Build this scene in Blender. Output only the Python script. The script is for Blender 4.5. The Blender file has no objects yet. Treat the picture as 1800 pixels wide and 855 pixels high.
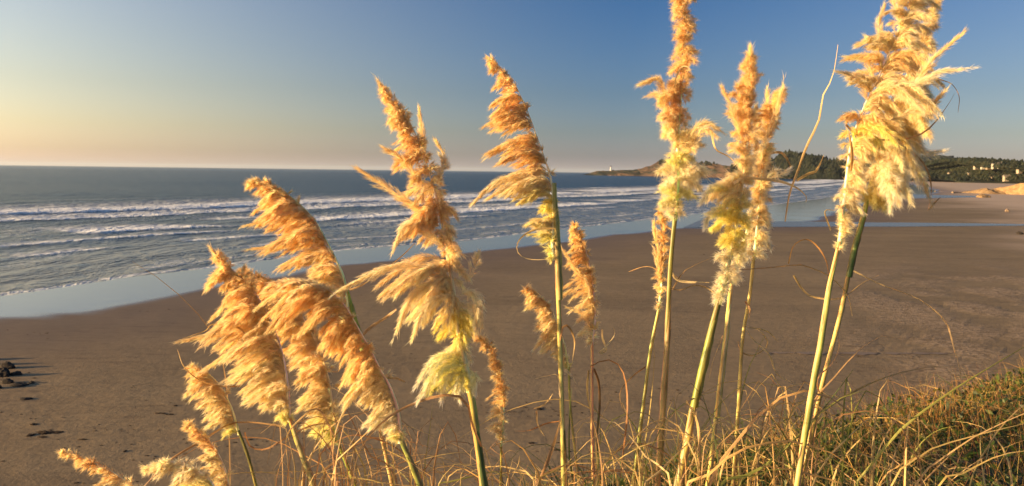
import bpy, bmesh, math, random
import numpy as np
from mathutils import Vector, Matrix
from mathutils.bvhtree import BVHTree

random.seed(7)
RNG = np.random.default_rng(7)
SC = bpy.context.scene
COL = SC.collection

# ------------------------------------------------------------------ camera
FPX = 1559.0          # focal length in pixels of the 1800 wide photograph
EYE = 14.0            # height of the eye above the beach
cam_d = bpy.data.cameras.new("camera")
cam = bpy.data.objects.new("camera", cam_d)
COL.objects.link(cam)
SC.camera = cam
cam_d.sensor_width = 36.0
cam_d.lens = 36.0 * FPX / 1800.0
cam_d.clip_start = 0.1
cam_d.clip_end = 90000
PITCH, ROLL = math.radians(4.62), math.radians(0.72)
RM = Matrix.Rotation(math.pi / 2 - PITCH, 4, 'X') @ Matrix.Rotation(ROLL, 4, 'Z')
cam.matrix_world = Matrix.Translation((0, 0, EYE)) @ RM
cam_d.dof.use_dof = True
cam_d.dof.focus_distance = 3.2
cam_d.dof.aperture_fstop = 9.0
cam_d.dof.aperture_blades = 0
R3 = RM.to_3x3()

# ------------------------------------------------------------------ world, sun, exposure
SUN_EL = math.radians(8.5)
SUN_DIR = Vector((-math.cos(SUN_EL) * math.cos(math.radians(12)), -math.cos(SUN_EL) * math.sin(math.radians(12)), math.sin(SUN_EL)))  # towards the sun
world = bpy.data.worlds.new("World")
SC.world = world
world.use_nodes = True
wn = world.node_tree
bg = wn.nodes['Background']
sky = wn.nodes.new('ShaderNodeTexSky')
sky.sky_type = 'NISHITA'
sky.sun_disc = False
sky.sun_elevation = SUN_EL
sky.sun_rotation = math.atan2(SUN_DIR.x, SUN_DIR.y)
sky.altitude = 10
sky.air_density = 1.0
sky.dust_density = 1.0
sky.ozone_density = 2.0
# evening colouring: the sky is warmest low down and on the sun's side, and darkest a quarter turn away from the sun
tc = wn.nodes.new('ShaderNodeTexCoord')
sepw = wn.nodes.new('ShaderNodeSeparateXYZ'); wn.links.new(tc.outputs['Generated'], sepw.inputs[0])
def wmath(op, a, b=0.0, clamp=False):
    n = wn.nodes.new('ShaderNodeMath'); n.operation = op; n.use_clamp = clamp
    for s, v in ((n.inputs[0], a), (n.inputs[1], b)):
        if isinstance(v, bpy.types.NodeSocket): wn.links.new(v, s)
        else: s.default_value = v
    return n.outputs[0]
el = wmath('MULTIPLY', wmath('ARCSINE', sepw.outputs['Z']), 57.29578 / 45.0, True)   # 0 at the horizon, 1 at 45 degrees
def wramp(stops):
    n = wn.nodes.new('ShaderNodeValToRGB'); cr = n.color_ramp
    while len(cr.elements) < len(stops): cr.elements.new(.5)
    for e, (p, c) in zip(cr.elements, stops):
        e.position = p / 45.0; e.color = (*c, 1)
    wn.links.new(el, n.inputs[0])
    return n.outputs[0]
ra = wramp([(0.25, (1.10, 1.05, 1.95)), (1, (.70, .74, 1.33)), (2.5, (.513, .591, .947)), (5, (.377, .482, .771)), (10.5, (.235, .406, .711)), (30, (.40, .60, .85))])
rb = wramp([(0.25, (1.35, .98, .72)), (1, (1.28, .92, .56)), (2.5, (1.34, .92, .50)), (5, (1.35, .88, .47)), (10.5, (1.50, .92, .53)), (30, (.6, .5, .3))])
dotn = wn.nodes.new('ShaderNodeVectorMath'); dotn.operation = 'DOT_PRODUCT'
wn.links.new(tc.outputs['Generated'], dotn.inputs[0]); dotn.inputs[1].default_value = SUN_DIR
gc = wmath('ADD', dotn.outputs['Value'], .31)
g1 = wmath('POWER', wmath('MULTIPLY', gc, 1 / .62, True), 1.5)
g2 = wmath('MULTIPLY', wmath('MULTIPLY', gc, -1 / .35, True), .16)
gg = wmath('ADD', g1, g2)
vm = wn.nodes.new('ShaderNodeVectorMath'); vm.operation = 'MULTIPLY_ADD'
cg = wn.nodes.new('ShaderNodeCombineXYZ')
for k_ in range(3): wn.links.new(gg, cg.inputs[k_])
wn.links.new(rb, vm.inputs[0]); wn.links.new(cg.outputs[0], vm.inputs[1]); wn.links.new(ra, vm.inputs[2])
vs = wn.nodes.new('ShaderNodeVectorMath'); vs.operation = 'MULTIPLY'
wn.links.new(sky.outputs[0], vs.inputs[0]); wn.links.new(vm.outputs[0], vs.inputs[1])
wn.links.new(vs.outputs[0], bg.inputs[0])
bg.inputs[1].default_value = 0.0735

sun_d = bpy.data.lights.new("sun", 'SUN')
sun = bpy.data.objects.new("sun", sun_d)
COL.objects.link(sun)
sun_d.energy = 5.0
sun_d.angle = math.radians(0.5)
sun_d.color = (1.0, 0.68, 0.34)
sun.rotation_euler = SUN_DIR.to_track_quat('Z', 'Y').to_euler()

SC.view_settings.view_transform = 'Standard'
SC.view_settings.look = 'None'
SC.view_settings.gamma = 1
SC.view_settings.exposure = 1.30
SC.view_settings.use_curve_mapping = False
SC.cycles.max_bounces = 12
SC.cycles.diffuse_bounces = 9
SC.cycles.transmission_bounces = 8
SC.cycles.volume_bounces = 0
SC.cycles.use_adaptive_sampling = True
SC.cycles.adaptive_threshold = 0.012

# ------------------------------------------------------------------ projection helpers (photo pixel -> place)
def ray(px, py):
    return R3 @ Vector(((px - 900) / FPX, (427.5 - py) / FPX, -1.0))
def P(px, py, D):
    """place on the line of sight of a photo pixel, D metres in front of the eye"""
    return Vector((0, 0, EYE)) + ray(px, py) * D
def G(px, py, z=0.0):
    r = ray(px, py)
    k = (z - EYE) / r.z
    return Vector((r.x * k, r.y * k, z))
RNP = np.array(R3)
def PN(a, D):
    """numpy version of P: a (n,2), D (n,)"""
    v = np.stack([(a[:, 0] - 900) / FPX, (427.5 - a[:, 1]) / FPX, -np.ones(len(a))], 1)
    return (v @ RNP.T) * D[:, None] + np.array([0, 0, EYE])

# ------------------------------------------------------------------ noise in numpy
_perm = RNG.random((256, 256)).astype(np.float64)
def vnoise(x, y):
    xi = np.floor(x).astype(int); yi = np.floor(y).astype(int)
    fx = x - xi; fy = y - yi
    fx = fx * fx * (3 - 2 * fx); fy = fy * fy * (3 - 2 * fy)
    a = _perm[xi & 255, yi & 255]; b = _perm[(xi + 1) & 255, yi & 255]
    c = _perm[xi & 255, (yi + 1) & 255]; d = _perm[(xi + 1) & 255, (yi + 1) & 255]
    return (a * (1 - fx) + b * fx) * (1 - fy) + (c * (1 - fx) + d * fx) * fy
def fbm(x, y, o=4):
    s = 0; a = 0.5; t = 0
    for i in range(o):
        s = s + a * vnoise(x * 2 ** i + 17.3 * i, y * 2 ** i + 5.1 * i); t += a; a *= .5
    return s / t
def sstep(a, b, x):
    t = np.clip((x - a) / (b - a), 0, 1)
    return t * t * (3 - 2 * t)

# ------------------------------------------------------------------ mesh helpers
def link(o, parent=None):
    COL.objects.link(o)
    if parent is not None: o.parent = parent
    return o
def npmesh(name, V, F, mat, parent=None, col=None, attrs=None, smooth=False):
    """V (n,3); F list of int arrays (m,k)"""
    me = bpy.data.meshes.new(name)
    if not isinstance(F, (list, tuple)): F = [F]
    F = [np.asarray(f, dtype=np.int32) for f in F if len(f)]
    me.vertices.add(len(V))
    me.vertices.foreach_set('co', np.asarray(V, dtype=np.float32).ravel())
    nl = sum(f.size for f in F); npoly = sum(len(f) for f in F)
    me.loops.add(nl)
    me.loops.foreach_set('vertex_index', np.concatenate([f.ravel() for f in F]))
    me.polygons.add(npoly)
    sizes = np.concatenate([np.full(len(f), f.shape[1], dtype=np.int32) for f in F])
    starts = np.concatenate([[0], np.cumsum(sizes)[:-1]]).astype(np.int32)
    me.polygons.foreach_set('loop_start', starts)
    me.update(calc_edges=True)
    me.polygons.foreach_set('use_smooth', np.full(npoly, smooth, dtype=bool))
    if col is not None:
        c = me.color_attributes.new('tint', 'FLOAT_COLOR', 'POINT')
        c4 = np.ones((len(V), 4), dtype=np.float32); c4[:, :3] = col
        c.data.foreach_set('color', c4.ravel())
    for k, v in (attrs or {}).items():
        a = me.attributes.new(k, 'FLOAT', 'POINT')
        a.data.foreach_set('value', np.asarray(v, dtype=np.float32))
    me.materials.append(mat)
    return link(bpy.data.objects.new(name, me), parent)
def grid_faces(nr, nc):
    i = np.arange(nr * nc).reshape(nr, nc)
    return np.stack([i[:-1, :-1].ravel(), i[:-1, 1:].ravel(), i[1:, 1:].ravel(), i[1:, :-1].ravel()], 1)
def empty(name, loc, label, cat, group=None):
    o = bpy.data.objects.new(name, None)
    o.empty_display_size = 0.1
    COL.objects.link(o)
    o.location = loc
    o['label'] = label; o['category'] = cat
    if group: o['group'] = group
    return o
def tag(o, label=None, cat=None, group=None, kind=None):
    if label: o['label'] = label
    if cat: o['category'] = cat
    if group: o['group'] = group
    if kind: o['kind'] = kind
    return o
def catmull(pts, n):
    """resample a polyline (k,d) smoothly to n points, evenly by arc length"""
    p = np.asarray(pts, dtype=float)
    if len(p) == 2:
        t = np.linspace(0, 1, n)[:, None]
        return p[0] * (1 - t) + p[1] * t
    q = np.vstack([2 * p[0] - p[1], p, 2 * p[-1] - p[-2]])
    out = []
    for i in range(1, len(q) - 2):
        t = np.linspace(0, 1, 12, endpoint=False)[:, None]
        a, b, c, d = q[i - 1], q[i], q[i + 1], q[i + 2]
        out.append(.5 * ((2 * b) + (-a + c) * t + (2 * a - 5 * b + 4 * c - d) * t ** 2 + (-a + 3 * b - 3 * c + d) * t ** 3))
    out.append(p[-1:])
    o = np.vstack(out)
    s = np.concatenate([[0], np.cumsum(np.linalg.norm(np.diff(o, axis=0), axis=1))])
    u = np.linspace(0, s[-1], n)
    return np.stack([np.interp(u, s, o[:, k]) for k in range(o.shape[1])], 1)
def unit(v):
    return v / (np.linalg.norm(v, axis=-1, keepdims=True) + 1e-12)

# ------------------------------------------------------------------ material helpers
def mat(name):
    m = bpy.data.materials.new(name); m.use_nodes = True
    nt = m.node_tree
    return m, nt, nt.nodes['Principled BSDF']
def N(nt, t, **kw):
    n = nt.nodes.new(t)
    for k, v in kw.items():
        if k in n.inputs: n.inputs[k].default_value = v
        else: setattr(n, k, v)
    return n
def noise_node(nt, scale, detail=4, rough=.6, coord=None, dist=0.0):
    n = N(nt, 'ShaderNodeTexNoise', Scale=scale, Detail=detail, Roughness=rough, Distortion=dist)
    if coord is not None: nt.links.new(coord, n.inputs['Vector'])
    return n
def mixc(nt, fac, a, b, mode='MIX'):
    n = nt.nodes.new('ShaderNodeMix'); n.data_type = 'RGBA'; n.blend_type = mode
    for s, v in ((n.inputs[0], fac), (n.inputs[6], a), (n.inputs[7], b)):
        if isinstance(v, bpy.types.NodeSocket): nt.links.new(v, s)
        elif isinstance(v, (int, float)): s.default_value = v
        else: s.default_value = (*v, 1)
    return n.outputs[2]
def mth(nt, op, a, b=0.0, clamp=False):
    n = nt.nodes.new('ShaderNodeMath'); n.operation = op; n.use_clamp = clamp
    for s, v in ((n.inputs[0], a), (n.inputs[1], b)):
        if isinstance(v, bpy.types.NodeSocket): nt.links.new(v, s)
        else: s.default_value = v
    return n.outputs[0]
def ramp(nt, fac, stops):
    n = nt.nodes.new('ShaderNodeValToRGB'); cr = n.color_ramp
    while len(cr.elements) < len(stops): cr.elements.new(.5)
    for e, (p, c) in zip(cr.elements, stops):
        e.position = p; e.color = (*c, 1) if len(c) == 3 else c
    nt.links.new(fac, n.inputs[0])
    return n.outputs[0]
def attr(nt, name):
    n = nt.nodes.new('ShaderNodeAttribute'); n.attribute_name = name
    return n
def bump(nt, h, strength, dist, normal=None):
    n = N(nt, 'ShaderNodeBump', Strength=strength, Distance=dist)
    nt.links.new(h, n.inputs['Height'])
    if normal is not None: nt.links.new(normal, n.inputs['Normal'])
    return n.outputs[0]

def fibre_material(name, trans, scale, var, rough=.8, spec=.2, stretch=(1, 1, 1)):
    """tinted thin plant tissue: diffuse + light coming through"""
    m, nt, b = mat(name)
    g = nt.nodes.new('ShaderNodeNewGeometry')
    mp = N(nt, 'ShaderNodeMapping'); mp.inputs['Scale'].default_value = stretch
    nt.links.new(g.outputs['Position'], mp.inputs['Vector'])
    nz = noise_node(nt, scale, 3, .6, mp.outputs[0])
    c = attr(nt, 'tint').outputs['Color']
    v = ramp(nt, nz.outputs['Fac'], [(.3, (1 - var,) * 3), (.7, (1 + var,) * 3)])
    cc = mixc(nt, 1.0, c, v, 'MULTIPLY')
    nt.links.new(cc, b.inputs['Base Color'])
    b.inputs['Roughness'].default_value = rough
    b.inputs['Specular IOR Level'].default_value = spec
    if trans > 0:
        tr = nt.nodes.new('ShaderNodeBsdfTranslucent')
        nt.links.new(cc, tr.inputs['Color'])
        mx = nt.nodes.new('ShaderNodeMixShader'); mx.inputs[0].default_value = trans
        nt.links.new(b.outputs[0], mx.inputs[1]); nt.links.new(tr.outputs[0], mx.inputs[2])
        nt.links.new(mx.outputs[0], nt.nodes['Material Output'].inputs['Surface'])
    return m
M_HAIR = fibre_material('silky_hair', .60, 28, .05, .75, .15)
def soften(m, f):
    nt = m.node_tree; out = nt.nodes['Material Output']; src = out.inputs['Surface'].links[0].from_socket
    t = nt.nodes.new('ShaderNodeBsdfTransparent'); x = nt.nodes.new('ShaderNodeMixShader'); x.inputs[0].default_value = f
    nt.links.new(src, x.inputs[1]); nt.links.new(t.outputs[0], x.inputs[2]); nt.links.new(x.outputs[0], out.inputs['Surface'])
soften(M_HAIR, .28)
SC.cycles.transparent_max_bounces = 24
M_LEAF = fibre_material('dry_leaf', .28, 160, .16, .5, .35)
M_STEM = fibre_material('cane', 0, 220, .22, .42, .4, (1, 1, .07))
M_GRASS = fibre_material('dune_grass', .3, 3.0, .22, .5, .3)

# ------------------------------------------------------------------ shore lines traced on the level of the beach
SHORE_PX = [(0, 521), (110, 505), (225, 487), (374, 471), (450, 460), (600, 440), (824, 423), (900, 413), (1000, 402), (1120, 388),
            (1238, 374), (1320, 365), (1385, 357), (1440, 350), (1480, 342), (1530, 332), (1568, 325), (1572, 320), (1545, 317.2), (1500, 315.6)]
SH = [(-1100, -1700), (-330, -420), (-118, -25)] + [tuple(G(*p).xy) for p in SHORE_PX]
SH = np.array(SH)
SEA_POLY = np.vstack([SH, [(2200, 5200), (9000, 60000), (-90000, 60000), (-90000, -30000), (-2000, -30000)]])
WET_PX = [(0, 556), (75, 551), (150, 543), (225, 528), (300, 515), (370, 506), (480, 489), (600, 466), (700, 454), (820, 443), (940, 431), (1022, 420),
          (1095, 413), (1149, 407), (1191, 402), (1250, 402), (1330, 400), (1390, 396), (1440, 385), (1500, 368), (1560, 354), (1640, 343), (1650, 336), (1610, 326), (1600, 321), (1560, 317.6), (1510, 316)]
WL = np.array([(-300, -420), (-100, -30)] + [tuple(G(*p).xy) for p in WET_PX])
WET_POLY = np.vstack([WL, SEA_POLY[len(SH):]])
def seg_dist(x, y, poly, closed=False):
    d = np.full(x.shape, 1e18)
    n = len(poly)
    for i in range(n if closed else n - 1):
        a = poly[i]; b = poly[(i + 1) % n]
        ab = b - a; L2 = (ab ** 2).sum()
        t = np.clip(((x - a[0]) * ab[0] + (y - a[1]) * ab[1]) / L2, 0, 1)
        d = np.minimum(d, (x - a[0] - t * ab[0]) ** 2 + (y - a[1] - t * ab[1]) ** 2)
    return np.sqrt(d)
def inside(x, y, poly):
    r = np.zeros(x.shape, dtype=bool)
    j = len(poly) - 1
    for i in range(len(poly)):
        xi, yi = poly[i]; xj, yj = poly[j]
        if yi != yj:
            c = ((yi > y) != (yj > y)) & (x < (xj - xi) * (y - yi) / (yj - yi) + xi)
            r ^= c
        j = i
    return r
def sdist(x, y, line, poly):
    d = seg_dist(x, y, line)
    return np.where(inside(x, y, poly), d, -d)

def polar(az0, az1, na, rows):
    az = np.radians(np.linspace(az0, az1, na))
    k = 1 / np.cos(np.clip(az, -1.05, 1.05))
    X = rows[:, None] * np.tan(np.clip(az, -1.3, 1.3))[None, :]
    Y = np.repeat(rows[:, None], na, 1)
    return X, Y

# ------------------------------------------------------------------ beach (one sheet to the horizon)
def sand_z(x, y, u):
    inl = np.maximum(-u, 0)
    z = np.where(u > 0, -np.minimum(u * .03, 9), np.minimum(inl * .006, .5))
    lod = np.clip(260 / np.maximum(y, 1), 0, 1)
    z = z + np.where(u < 2, ((fbm(x / 9, y / 9, 3) - .5) * .10 + (fbm(x / 1.8 + 9, y / 1.8, 3) - .5) * .045) * lod * sstep(6, 26, inl), 0)
    return z
def build_beach():
    px = np.concatenate([np.linspace(900, 560, 40), np.linspace(558, 330, 150)[:-1], np.linspace(60, 20, 90), np.linspace(19.7, .7, 45), [.4, .2]])
    px[:40 + 149] = px[:40 + 149] - 301
    px = np.unique(px)[::-1]
    rows = EYE * FPX / px
    X, Y = polar(-60, 60, 320, rows)
    x = X.ravel(); y = Y.ravel()
    u = sdist(x, y, SH, SEA_POLY)
    w = sdist(x, y, WL, WET_POLY)
    z = sand_z(x, y, u)
    wetn = (fbm(x / 14, y / 14, 3) - .5) * 7 + (fbm(x / 60 + 3, y / 60, 2) - .5) * 8
    wet = sstep(-1.5, 2.2, w + wetn * sstep(0, 120, y))
    damp = sstep(-34, 0, w + wetn * 2)
    # dry pale sand towards the foot of the bluffs on the right
    rr = x - (0.40 * y + 22) + (fbm(x / 25, y / 25, 3) - .5) * 60
    dry = sstep(0, 55, rr) * sstep(60, 150, y)
    tramp = sstep(-4, 10, x - (.43 * y - 3) + (fbm(x / 12 + 8, y / 12, 3) - .5) * 26) * sstep(150, 110, y) * sstep(.40, .58, fbm(x / 4, y / 7, 3))
    npmesh('beach', np.stack([x, y, z], 1), grid_faces(*X.shape), M_SAND, attrs={'wet': wet, 'damp': damp, 'dry': dry, 'trampled': tramp}, smooth=True)['kind'] = 'structure'

def sand_material():
    m, nt, b = mat('sand')
    g = nt.nodes.new('ShaderNodeNewGeometry'); pos = g.outputs['Position']
    big = noise_node(nt, .09, 5, .62, pos)
    mid = noise_node(nt, 1.4, 5, .7, pos)
    fine = noise_node(nt, 22, 4, .75, pos)
    c = ramp(nt, big.outputs['Fac'], [(.3, (0.200, 0.144, 0.081)), (.7, (0.264, 0.194, 0.112))])
    c = mixc(nt, .6, c, ramp(nt, mid.outputs['Fac'], [(.3, (0.168, 0.122, 0.069)), (.72, (0.312, 0.235, 0.137))]))
    c = mixc(nt, .35, c, ramp(nt, fine.outputs['Fac'], [(.3, (0.128, 0.091, 0.058)), (.7, (0.320, 0.239, 0.151))]))
    dry = attr(nt, 'dry').outputs['Fac']
    mp0 = N(nt, 'ShaderNodeMapping'); mp0.inputs['Scale'].default_value = (.05, .10, 1); mp0.inputs['Rotation'].default_value = (0, 0, -.35)
    nt.links.new(pos, mp0.inputs['Vector'])
    smear = noise_node(nt, 1.0, 5, .6, mp0.outputs[0], .6)
    c = mixc(nt, 1.0, c, ramp(nt, smear.outputs['Fac'], [(.30, (.86, .86, .87)), (.70, (1.13, 1.14, 1.13))]), 'MULTIPLY')
    rough = attr(nt, 'trampled').outputs['Fac']
    tr = nt.nodes.new('ShaderNodeTexVoronoi'); tr.inputs['Scale'].default_value = 1.1; tr.feature = 'SMOOTH_F1'
    tmix = noise_node(nt, 1.7, 5, .7, pos, 1.2)
    nt.links.new(tmix.outputs['Color'], tr.inputs['Vector']) if 0 else nt.links.new(pos, tr.inputs['Vector'])
    c = mixc(nt, mth(nt, 'MULTIPLY', rough, .7), c, ramp(nt, tmix.outputs['Fac'], [(.42, (.17, .125, .08)), (.58, (.42, .315, .215))]))
    dn = mth(nt, 'MULTIPLY', dry, .9)
    c = mixc(nt, dn, c, (.56, .42, .30))
    # dark streaks of debris left by the tide
    mp = N(nt, 'ShaderNodeMapping'); mp.inputs['Scale'].default_value = (.35, 1.5, 1); mp.inputs['Rotation'].default_value = (0, 0, -.5)
    nt.links.new(pos, mp.inputs['Vector'])
    deb = noise_node(nt, .8, 6, .72, mp.outputs[0])
    zone = noise_node(nt, .05, 2, .5, pos)
    df = mth(nt, 'MULTIPLY', ramp(nt, deb.outputs['Fac'], [(.54, (0, 0, 0)), (.68, (1, 1, 1))]), ramp(nt, zone.outputs['Fac'], [(.40, (0, 0, 0)), (.62, (1, 1, 1))]))
    c = mixc(nt, mth(nt, 'MULTIPLY', df, .62), c, (.09, .063, .045))
    damp = attr(nt, 'damp').outputs['Fac']
    c = mixc(nt, mth(nt, 'MULTIPLY', damp, .55), c, (.13, .092, .072))
    wet = attr(nt, 'wet').outputs['Fac']
    c = mixc(nt, wet, c, (.13, .115, .098))
    nt.links.new(c, b.inputs['Base Color'])
    r = mth(nt, 'SUBTRACT', .92, mth(nt, 'MULTIPLY', damp, .28))
    r = mth(nt, 'SUBTRACT', r, mth(nt, 'MULTIPLY', wet, .56))
    nt.links.new(r, b.inputs['Roughness'])
    b.inputs['IOR'].default_value = 1.38
    sp = mth(nt, 'ADD', .12, mth(nt, 'MULTIPLY', wet, 1.15))
    nt.links.new(sp, b.inputs['Specular IOR Level'])
    # relief: fades out where the sand is wet and smooth
    inv = mth(nt, 'SUBTRACT', 1.0, damp)
    pits = nt.nodes.new('ShaderNodeTexVoronoi'); pits.inputs['Scale'].default_value = 1.3
    nt.links.new(pos, pits.inputs['Vector'])
    h = mth(nt, 'ADD', mth(nt, 'MULTIPLY', mid.outputs['Fac'], .6), mth(nt, 'MULTIPLY', fine.outputs['Fac'], .10))
    h = mth(nt, 'ADD', h, mth(nt, 'MULTIPLY', mth(nt, 'MINIMUM', pits.outputs['Distance'], .35), .08))
    h = mth(nt, 'ADD', h, mth(nt, 'MULTIPLY', mth(nt, 'MULTIPLY', rough, tmix.outputs['Fac']), 1.5))
    h = mth(nt, 'MULTIPLY', h, mth(nt, 'ADD', .06, inv))
    nt.links.new(bump(nt, h, .7, .15), b.inputs['Normal'])
    return m
M_SAND = sand_material()
build_beach()

# ------------------------------------------------------------------ sea
def sea_material():
    m, nt, b = mat('sea_water')
    g = nt.nodes.new('ShaderNodeNewGeometry'); pos = g.outputs['Position']
    foam = attr(nt, 'foam').outputs['Fac']
    shal = attr(nt, 'shallow').outputs['Fac']
    fn = noise_node(nt, .55, 6, .7, pos, .4)
    fine = noise_node(nt, 2.3, 4, .7, pos)
    f = mth(nt, 'ADD', foam, mth(nt, 'MULTIPLY', mth(nt, 'SUBTRACT', fn.outputs['Fac'], .5), 1.5))
    f = ramp(nt, f, [(.26, (0, 0, 0)), (.74, (1, 1, 1))])
    f = mth(nt, 'MULTIPLY', f, ramp(nt, foam, [(.04, (0, 0, 0)), (.25, (1, 1, 1))]))
    water = mixc(nt, shal, (.004, .022, .042), (.15, .155, .135))
    c = mixc(nt, f, water, (.72, .75, .78))
    nt.links.new(c, b.inputs['Base Color'])
    nt.links.new(mth(nt, 'ADD', mth(nt, 'MULTIPLY', f, .5), .22), b.inputs['Roughness'])
    b.inputs['IOR'].default_value = 1.33
    nt.links.new(mth(nt, 'ADD', .09, mth(nt, 'MULTIPLY', mth(nt, 'POWER', shal, 1.5), .8)), b.inputs['Specular IOR Level'])
    mp = N(nt, 'ShaderNodeMapping'); mp.inputs['Scale'].default_value = (1.0, .42, 1); mp.inputs['Rotation'].default_value = (0, 0, .49)
    nt.links.new(pos, mp.inputs['Vector'])
    w1 = noise_node(nt, .16, 5, .62, mp.outputs[0], .3)
    w2 = noise_node(nt, .9, 5, .6, mp.outputs[0], .5)
    n1 = bump(nt, w1.outputs['Fac'], 1.0, 5.0)
    n2 = bump(nt, w2.outputs['Fac'], .8, .6, n1)
    nt.links.new(n2, b.inputs['Normal'])
    return m
M_SEA = sea_material()
def build_sea():
    pr = np.concatenate([np.linspace(262, 120, 150), np.linspace(119.4, 30, 180), np.linspace(29.6, 3, 95), np.linspace(2.9, .55, 16), [.4, .25]])
    rows = EYE * FPX / pr
    X, Y = polar(-58, 28, 350, rows)
    x = X.ravel(); y = Y.ravel()
    u = sdist(x, y, SH, SEA_POLY)
    s = x * .47 + y * .88                                # along the shore
    lod = np.clip(700 / np.maximum(y, 1), 0, 1)
    z = np.zeros_like(x); foam = np.zeros_like(x)
    wob = (fbm(s / 90, u / 200, 3) - .5) * 16 + (fbm(x / 16 + 4, y / 16, 3) - .5) * 5
    # swell offshore
    amp = sstep(20, 120, u) * .22
    z += amp * np.sin((u + wob * 1.6) / 5.2) * fbm(x / 70, y / 70, 2) * 1.6 * lod
    z += (fbm(x / 6, y / 14, 4) - .5) * .34 * sstep(4, 60, u) * np.clip(260 / np.maximum(y, 1), 0, 1)
    #       u    height width foam behind, coverage threshold, strength
    lines = [(5, .06, 1.0, 2.2, .42, .55), (15, .14, 1.4, 4.0, .50, .6), (29, .20, 1.8, 7, .50, .75), (46, .30, 2.0, 9, .50, .8), (63, .42, 2.4, 22, .34, 1.15), (88, .32, 2.4, 14, .50, .8),
             (112, .50, 2.8, 30, .34, 1.2), (142, .75, 3.2, 48, .22, 1.4), (205, .5, 3.5, 16, .62, .8), (320, .7, 5, 16, .66, .9), (560, .6, 8, 14, .84, .6)]
    for i, (uk, A, w, tail, th, st) in enumerate(lines):
        du = u + wob * min(1, uk / 30) - uk
        seg = fbm(s / (30 + uk * .55) + 31.7 * i, u * 0 + i * 7.7, 3)
        on = sstep(th - .06, th + .05, seg)
        prof = np.where(du < 0, np.exp(-(du / (w * .55)) ** 2), np.exp(-(du / (w * 1.7)) ** 2))
        z += A * prof * (.35 + .65 * on)
        fo = np.where(du < 0, np.exp(-(du / (w * .5)) ** 2), np.exp(-np.maximum(du, 0) / tail))
        foam = np.maximum(foam, fo * on * st)
    foam = np.maximum(foam, (sstep(190, 60, u) * .34 + sstep(22, 0, u) * .08) * sstep(.42, .72, fbm(x / 10, y / 22, 4)) * sstep(-2, 8, u))
    edge = sstep(2.2, .3, np.abs(u - 1 + (fbm(s / 9, s * 0, 3) - .5) * 3)) * .55
    foam = np.maximum(foam, edge)
    shal = sstep(150, 0, u) * .9
    z += .03 * sstep(0, 4, u)
    F = grid_faces(*X.shape)
    keep = (u[F] > -6).any(1)
    F = F[keep]
    used, inv = np.unique(F, return_inverse=True)
    o = npmesh('sea', np.stack([x, y, z], 1)[used], inv.reshape(F.shape), M_SEA, attrs={'foam': foam[used], 'shallow': shal[used]}, smooth=True)
    o['kind'] = 'structure'
build_sea()

def thin_sheet(name, top, bot, z, rough=.05):
    """thin sheet lying on the sand between two traced edges: still water, and one dark strip"""
    a = catmull([tuple(G(*p).xy) for p in top], 60); b = catmull([tuple(G(*p).xy) for p in bot], 60)
    wn_ = (fbm(np.arange(60) / 4., np.zeros(60), 3) - .5)[:, None]
    nrm = unit(b - a) * wn_ * 5.0
    V = []
    for k in range(5):
        t = k / 4
        p = a * (1 - t) + b * t + nrm * (1 if t > .5 else -.6 if t < .5 else 0) * abs(t - .5) * 2 * .35
        V.append(np.column_stack([p, np.zeros(60)]))
    V = np.vstack(V)
    u = sdist(V[:, 0], V[:, 1], SH, SEA_POLY)
    V[:, 2] = np.maximum(sand_z(V[:, 0], V[:, 1], u), .0) + z
    o = npmesh(name, V, grid_faces(5, 60), M_POOL if name != 'dark_sand_strip' else M_DARK_SAND, smooth=True)
    o['kind'] = 'structure'
    return o
M_POOL, _nt, _b = mat('still_water')
_b.inputs['Base Color'].default_value = (.12, .108, .095, 1); _b.inputs['Roughness'].default_value = .2; _b.inputs['IOR'].default_value = 1.33; _b.inputs['Specular IOR Level'].default_value = .12
_g = _nt.nodes.new('ShaderNodeNewGeometry'); _n = noise_node(_nt, 1.1, 4, .6, _g.outputs['Position'])
_nt.links.new(bump(_nt, _n.outputs['Fac'], .25, .05), _b.inputs['Normal'])
M_DARK_SAND, _nt, _b = mat('dark_sand')
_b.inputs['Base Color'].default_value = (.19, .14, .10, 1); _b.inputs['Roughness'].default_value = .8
thin_sheet('stream', [(1240, 384), (1340, 390), (1400, 391.5), (1520, 393.5), (1640, 395), (1800, 397.5), (1900, 399)],
            [(1200, 402), (1340, 401), (1400, 401), (1520, 401.5), (1640, 401.5), (1800, 400.5), (1900, 400)], .06)
thin_sheet('tidal_pool', [(1560, 343), (1600, 342.5), (1660, 344.5), (1730, 346.5)], [(1550, 350), (1600, 350), (1660, 349.5), (1730, 348.3)], .05)
thin_sheet('dark_sand_strip', [(1340, 631), (1420, 631.3), (1520, 631.8), (1680, 633)], [(1345, 632.7), (1420, 633.4), (1520, 634), (1680, 634.2)], .035)  # narrow strip of darker matte colour laid across the open sand

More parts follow.
